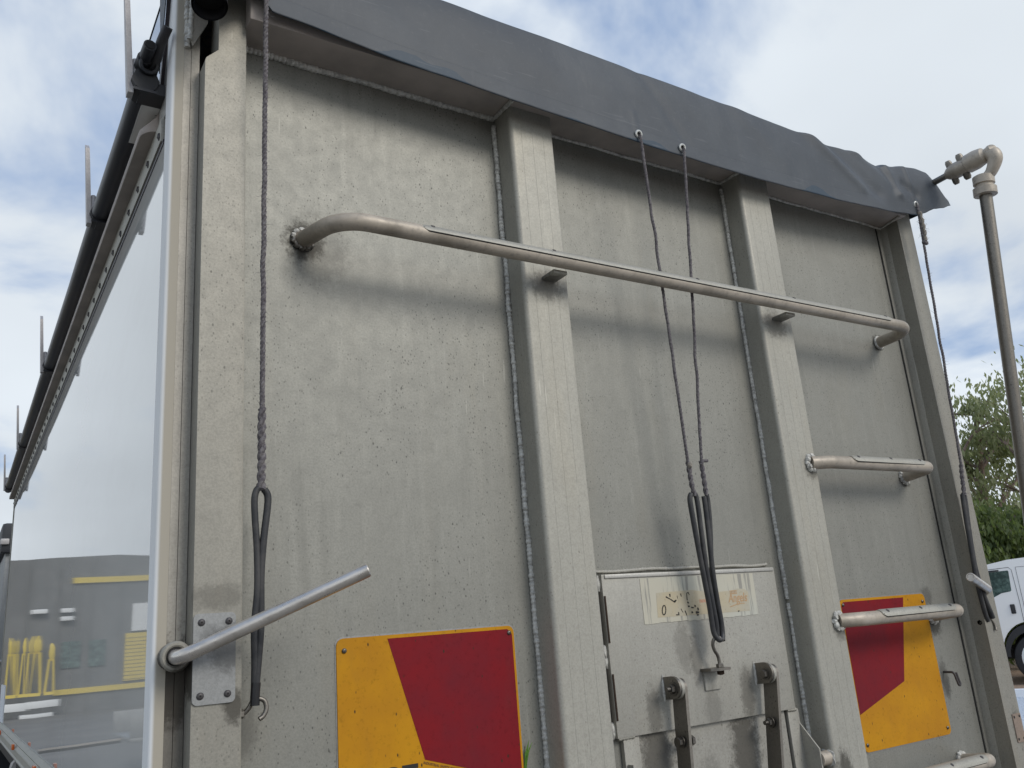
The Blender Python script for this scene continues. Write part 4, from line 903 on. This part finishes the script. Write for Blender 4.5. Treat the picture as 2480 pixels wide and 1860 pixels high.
# small green blade sticking out beside the left marker plate
sp_ = MB()
for (x, z, dx, h) in ((.7085, 1.330, .010, .055), (.7095, 1.335, .016, .045), (.708, 1.325, .006, .035)):
    pts = [(x, -.003, z), (x + dx * .35, -.006, z + h * .55), (x + dx, -.010, z + h)]
    w = (.0028, .0030, .0003); v_ = []
    for p, q in zip(pts, w): v_ += [(p[0] - q, p[1], p[2]), (p[0], p[1] - .001, p[2]), (p[0] + q, p[1], p[2])]
    sp_.add(v_, [(0, 1, 4, 3), (1, 2, 5, 4), (3, 4, 7, 6), (4, 5, 8, 7)])
o = sp_.part('grass_sprig', D['blade']); o['label'] = 'tiny green grass blades caught beside the left yellow and red plate'; o['category'] = 'grass'

# ================================================================== FRONT TRAILER (ahead)
F = thing('front_trailer', 'dull grey trailer ahead with black tarp over its top, at the far left edge', 'trailer')
MB().box(.02, 2.42, 6.0, 12.4, 1.1, 2.45, .01).part('body', D['plate'], F)
MB().box(-.015, 2.45, 5.95, 12.5, 2.44, 2.665, .03).part('tarp_cover', D['tarp_black'], F)
MB().box(-.02, .04, 5.93, 5.99, 2.50, 2.545, .01).part('latch', D['spike'], F)
for xx in (.06, .2): MB().box(xx, xx + .03, 5.96, 6.0, 1.1, 2.44).part('body_rib', D['post'], F)
MB().box(.6, 1.8, 6.1, 12.3, .85, 1.1).part('chassis', D['chassis'], F)
for yw in (7.3, 8.6, 11.3):
    for xw in (.08, 2.06):
        w = link('wheel', tyre, F); w.location = (xw, yw, .50); r_ = link('rim', rim, w)
MB().tube([(-.02, 5.97, 1.66), (.08, 5.97, 1.665)], .012, 10).part('latch_bar', D['lever'], F)

# ================================================================== WHITE TRUCK (right)
TP = Vector((15.5, 7.0, 0)); tr = Vector((.47768, -.87853, 0)); tn = Vector((.87853, .47768, 0))
K = thing('delivery_truck', 'white crew-cab truck parked beyond the right side of the trailer', 'truck')
K.location = TP; K.rotation_euler = (0, 0, math.atan2(tr.y, tr.x))        # local x to the right in view, local y away, z up
def kprism(pts, y0, y1, name, mat, par=K, **k): return MB().prism(pts, 'y', y0, y1).part(name, D[mat], par, **k)
arch = [(.10 + .46 * math.cos(a), .47 + .56 * math.sin(a)) for a in [PI * k / 12 for k in range(13)]]
arch = [p for p in arch if p[1] > .46]
cab = [(.60, .60), (.585, .80)] + [(.10 + .475 * math.cos(a), .48 + .56 * math.sin(a)) for a in [math.radians(20 + 140 * k / 12) for k in range(13)]] + [(-.40, .62), (-.52, .55), (-.98, .55), (-1.02, 1.05), (-.95, 1.42), (-.72, 1.96), (-.55, 2.02), (-.30, 2.06), (.0, 2.108), (.35, 2.122), (1.9, 2.10), (1.96, 2.0), (2.0, .60)]
kprism(cab, .0, .012, 'cab_side', 'truck_white'); kprism(cab, 1.73, 1.742, 'cab_side', 'truck_white')
kprism([(-.98, .60), (-1.02, 1.05), (-.95, 1.42), (-.72, 1.96), (-.55, 2.02), (.0, 2.108), (.35, 2.122), (1.9, 2.10), (1.96, 2.0), (2.0, .62), (.62, .62), (.60, 1.10), (-.42, 1.10), (-.45, .62)], .012, 1.73, 'cab_body', 'truck_white')
win = [(-.80, 1.44), (-.62, 1.90), (-.38, 1.912), (-.035, 1.925), (-.020, 1.91), (-.040, 1.58), (-.055, 1.565), (-.20, 1.545), (-.36, 1.47), (-.5, 1.43)]
kprism(win, -.004, -.0015, 'door_window', 'glass')
kprism([(.42, 1.58), (.42, 1.93), (1.2, 1.93), (1.2, 1.58)], -.004, -.0015, 'rear_window', 'glass')
kprism([(-.80, 1.915), (-.66, 1.945), (-.17, 1.945), (-.17, 1.925), (-.62, 1.90)], -.02, -.003, 'window_visor', 'black_plastic')
def seam(pts, name='door_seam', r=.004): MB().tube(pts, r, 6).part(name, D['seal'], K)
seam([(.045, -.001, .98), (.045, -.001, 1.40), (.030, -.001, 1.93), (-.01, -.001, 1.975), (-.6, -.001, 1.955)])
seam([(.10, -.001, 1.05), (.10, -.001, 1.97), (1.06, -.001, 1.97), (1.08, -.001, .7)])
MB().box(-.115, -.042, -.020, -.001, 1.185, 1.345, .012).part('door_handle', D['black_plastic'], K)
kprism([(.10 + .445 * math.cos(a), .47 + .53 * math.sin(a)) for a in [math.radians(0 + 180 * k / 16) for k in range(17)]] + [(-.40, .43), (-.36, .47)] + [(.10 + .37 * math.cos(a), .47 + .40 * math.sin(a)) for a in [math.radians(180 - 180 * k / 12) for k in range(13)]], .004, .5, 'wheel_arch', 'black_plastic')
kprism([(-.52, .62), (-.36, .64), (-.33, .46), (-.40, .42), (-.54, .43)], -.03, .3, 'mudflap', 'black_plastic')
tw = MB().tube([(0, 0, 0), (0, .02, 0), (0, .05, 0), (0, .17, 0), (0, .20, 0)], lambda i: (.35, .405, .42, .42, .35)[i], 40).mesh('truck_tyre', D['tyre'])
hubm = MB().tube([(0, -.002, 0), (0, .004, 0), (0, .03, 0), (0, .035, 0), (0, .01, 0)], lambda i: (.30, .31, .275, .13, .12)[i], 32).mesh('truck_hub', D['kerb'])
bolt2 = MB().cyl((0, -.012, 0), (0, .03, 0), .012, 8).mesh('wheel_nut', D['rust'])
for wx in (.19, 3.1):
    for wy in (.03, 1.5):
        w = link('wheel', tw, K); w.location = (wx, wy, .42); h_ = link('hub', hubm, w)
        for k in range(6): b_ = link('wheel_nut', bolt2, w); b_.location = (.14 * math.cos(k * PI / 3 + .3), .02, .14 * math.sin(k * PI / 3 + .3))
MB().box(2.05, 4.2, .0, 1.74, .75, 1.25, .01).part('tray', D['truck_white'], K)
MB().box(-.9, 4.1, .35, 1.4, .42, .60).part('chassis', D['chassis'], K)
MB().box(-1.06, -.99, .1, 1.6, .45, .72, .02).part('bumper', D['truck_white'], K)

# ================================================================== TREES
def tree(px, py_, h, crown_r, nleaf, seed, label, leafmat='leaf', leafsize=.16, clumps=26, base=.30, name='gum_tree', cat='tree', group=None):
    rnd = random.Random(seed)
    t = thing(name, label, cat, group); t.location = (px, py_, 0)
    tb = MB(); limbs = []
    trunk = smooth_path([(0, 0, -.1), (rnd.uniform(-.1, .1), rnd.uniform(-.1, .1), h * .25), (rnd.uniform(-.3, .3), rnd.uniform(-.2, .2), h * .5), (rnd.uniform(-.4, .4), rnd.uniform(-.3, .3), h * .8)], 6)
    nT = len(trunk); tb.tube(trunk, lambda i: h * .020 * (1 - .75 * i / nT), 10)
    cl = []
    for k in range(clumps):
        i = rnd.randint(nT // 4, nT - 1); p = trunk[i]; a = rnd.uniform(0, 2 * PI)
        f = i / nT; L = crown_r * rnd.uniform(.35, 1.0) * (1.05 - .45 * abs(f - .55))
        e = p + Vector((math.cos(a) * L, math.sin(a) * L, h * rnd.uniform(.02, .24)))
        if e.z > h * .95: e.z = h * rnd.uniform(.86, .95)
        if e.z < h * base: e.z = h * base
        mid = p.lerp(e, .5) + Vector((rnd.uniform(-.2, .2), rnd.uniform(-.2, .2), rnd.uniform(.0, .3)))
        br_ = smooth_path([p, mid, e], 5); nb = len(br_)
        tb.tube(br_, lambda i, nb=nb: h * .0075 * (1 - .8 * i / nb), 6)
        for q in range(3):
            e2 = e + Vector((rnd.gauss(0, .35), rnd.gauss(0, .35), rnd.uniform(-.3, .35))) * (crown_r / 2.2)
            tb.tube([br_[nb // 2], br_[nb // 2].lerp(e2, .6) + Vector((0, 0, .1)), e2], lambda i: (.018, .011, .005)[i], 5)
            cl.append((e2, crown_r * rnd.uniform(.10, .24)))
        cl.append((e, crown_r * rnd.uniform(.14, .28)))
    tb.part('trunk', D['bark'], t)
    vs = []; fs = []
    for _ in range(nleaf):
        c, r = cl[int(rnd.random() ** .9 * len(cl)) % len(cl)]
        d = Vector((rnd.gauss(0, 1), rnd.gauss(0, 1), rnd.gauss(-.25, .9))) * r * .62
        p = c + d; s = leafsize * rnd.uniform(.6, 1.3)
        ax_ = Vector((rnd.gauss(0, .5), rnd.gauss(0, .5), -1)).normalized(); w = ax_.cross(Vector((rnd.gauss(0, 1), rnd.gauss(0, 1), rnd.gauss(0, .3)))).normalized() * s * .20
        b0 = len(vs); vs += [p, p + ax_ * s * .45 + w, p + ax_ * s, p + ax_ * s * .45 - w]; fs.append((b0, b0 + 1, b0 + 2, b0 + 3))
    me = bpy.data.meshes.new('crown'); me.from_pydata([tuple(v) for v in vs], [], fs); me.materials.append(D[leafmat])
    link('crown', me, t)
    return t
def bearing(xpix, dist):      # a point on the ground seen in the direction of an image column near the horizon
    d = Rm.to_3x3() @ Vector(((xpix - 1240) / 2093.66, -(1400 - 930) / 2093.66, -1)); d.z = 0; d.normalize()
    return (-.28 + d.x * dist, -1.58 + d.y * dist)
TG = 'gum trees behind the truck'
for (xp, dist, h, cr_, nl, sd_, lab) in ((2350, 25, 6.3, 2.0, 9000, 3, 'leafy gum tree with drooping foliage just right of the trailer edge'),
                                    (2450, 27, 7.4, 1.9, 8500, 8, 'taller gum tree partly behind the crank pole'),
                                    (2560, 26, 7.0, 2.6, 9000, 13, 'gum tree at the right edge of the picture')):
    x, y = bearing(xp, dist); tree(x, y, h, cr_, nl, sd_, lab, group=TG)
for (xp, dist, h, cr_, sd_, lab) in ((2300, 21, 3.3, 1.5, 31, 'dark green shrub low behind the trailer edge'), (2390, 22, 3.2, 1.6, 32, 'dark green shrub above the truck roof'), (2480, 22.5, 3.4, 1.8, 33, 'dark green shrub behind the crank pole base'), (2570, 22, 3.1, 1.8, 34, 'dark green shrub beyond the right edge')):
    x, y = bearing(xp, dist); tree(x, y, h, cr_, 9000, sd_, lab, 'leaf_dark', .14, 20, .12, 'shrub', 'shrub', 'shrubs behind the truck')

# low box trailer parked to the left, mirrored in the white side
BX = thing('box_trailer', 'low pale box trailer with white mudguard parked left of the tall trailer', 'trailer')
MB().box(-4.6, -1.95, 12.2, 13.8, .50, .56, .01).part('deck', D['plate'], BX)
MB().box(-4.6, -1.95, 12.2, 12.23, .56, .86, .005).part('side_board', D['plate'], BX)
MB().box(-4.6, -1.95, 13.77, 13.8, .56, .86, .005).part('side_board', D['plate'], BX)
for yy in (11.98, 13.86):
    w = link('wheel', tyre, BX); w.rotation_euler = (0, 0, PI / 2); w.scale = (.6, .66, .66); w.location = (-3.3, yy, .33)
    MB().tube([(-3.3 + .42 * math.cos(a), yy + .1, .34 + .42 * math.sin(a)) for a in [PI * k / 14 for k in range(15)]], .07, 8).part('mudguard', D['shed_white'], BX)
MB().tube([(-1.95, 13.0, .50), (-.9, 13.0, .48)], .04, 8).part('drawbar', D['steel'], BX)

# ================================================================== YARD BUILDING (seen mirrored in the glossy side)
B = thing('workshop_shed', 'dark grey workshop with yellow trim, mirrored in the white trailer side', 'building')
prof = [(-34, 0), (-34, 5.1), (-20, 5.6), (-9, 5.15), (-6.3, 5.30), (-4.4, 5.42), (-2.6, 5.36), (-1.2, 5.30), (.6, 5.3), (.6, 0)]
prof = [(x - .4, z) for x, z in prof]
MB().prism(prof, 'y', 34, 44).part('wall', D['clad'], B)
for k in range(34): MB().box(-34 + k, -33.94 + k, 33.95, 34.0, .0, 5.0).part('cladding_rib', D['clad'], B)
for xa in (-4.5, -3.7): MB().box(xa, xa + .55, 33.93, 33.99, 1.5, 2.4).part('window', D['glass'], B)
MB().box(-33, -3.4, 33.90, 33.99, 4.42, 4.62).part('fascia_stripe', D['shed_yellow'], B)
MB().box(-33, -2.95, 33.90, 33.99, .62, .80).part('lower_stripe', D['shed_yellow'], B)
MB().box(-9, -5.15, 33.88, 33.99, .9, 2.55).part('roller_door', D['shed_yellow'], B)
for k in range(12): MB().box(-9, -5.15, 33.86, 33.88, .95 + k * .13, .96 + k * .13).part('door_slat', D['clad'], B)
MB().box(-6.6, -5.35, 33.85, 33.99, 2.62, 3.6).part('window', D['shed_white'], B)
MB().box(-1.15, -.75, 33.9, 33.99, .8, 2.6).part('door', D['shed_yellow'], B)
for x0 in (-2.55, -3.45): 
    MB().box(x0, x0 + .42, 33.7, 33.9, 3.40, 3.55, .03).part('wall_lamp', D['shed_white'], B)
MB().box(-3.45, -3.03, 33.7, 33.9, 3.12, 3.27, .03).part('wall_lamp', D['shed_white'], B)
for i, xx in enumerate((-1.55, -1.95, -2.3, -2.75)):
    fr_ = thing('yellow_barrier', ('leftmost', 'second', 'third', 'nearest')[i] + ' yellow A-frame barrier by the shed wall, seen only in the reflection', 'barrier', 'yellow barriers by the shed')
    h = 2.2 if i == 3 else 2.45
    for s in (-1, 1): MB().tube([(xx + s * .15, 33.4, .75), (xx + s * .07, 33.4, h - .35)], .045, 8).part('leg', D['shed_yellow'], fr_)
    MB().blob((xx, 33.4, h - .12), (.11, .05, .30), i, 2).part('head', D['shed_yellow'], fr_)
    MB().box(xx - .17, xx + .17, 33.35, 33.45, .68, .78).part('foot_bar', D['shed_yellow'], fr_)
for i, (xa, xb, za, zb) in enumerate(((-1.3, -2.2, .25, .5), (-2.2, -3.1, .30, .52), (-1.9, -2.9, -.0, .12))):
    if za >= 0.0: 
        o = MB().box(xb, xa, 33.0, 33.3, za, zb, .02).part('pallet', D['shed_white']); o['label'] = ('low white pallet stack by the shed, nearest the corner', 'white pallet stack in the middle of the shed wall', 'flat white board on the ground by the shed')[i]; o['category'] = 'pallet'

print('objects', len(bpy.data.objects))
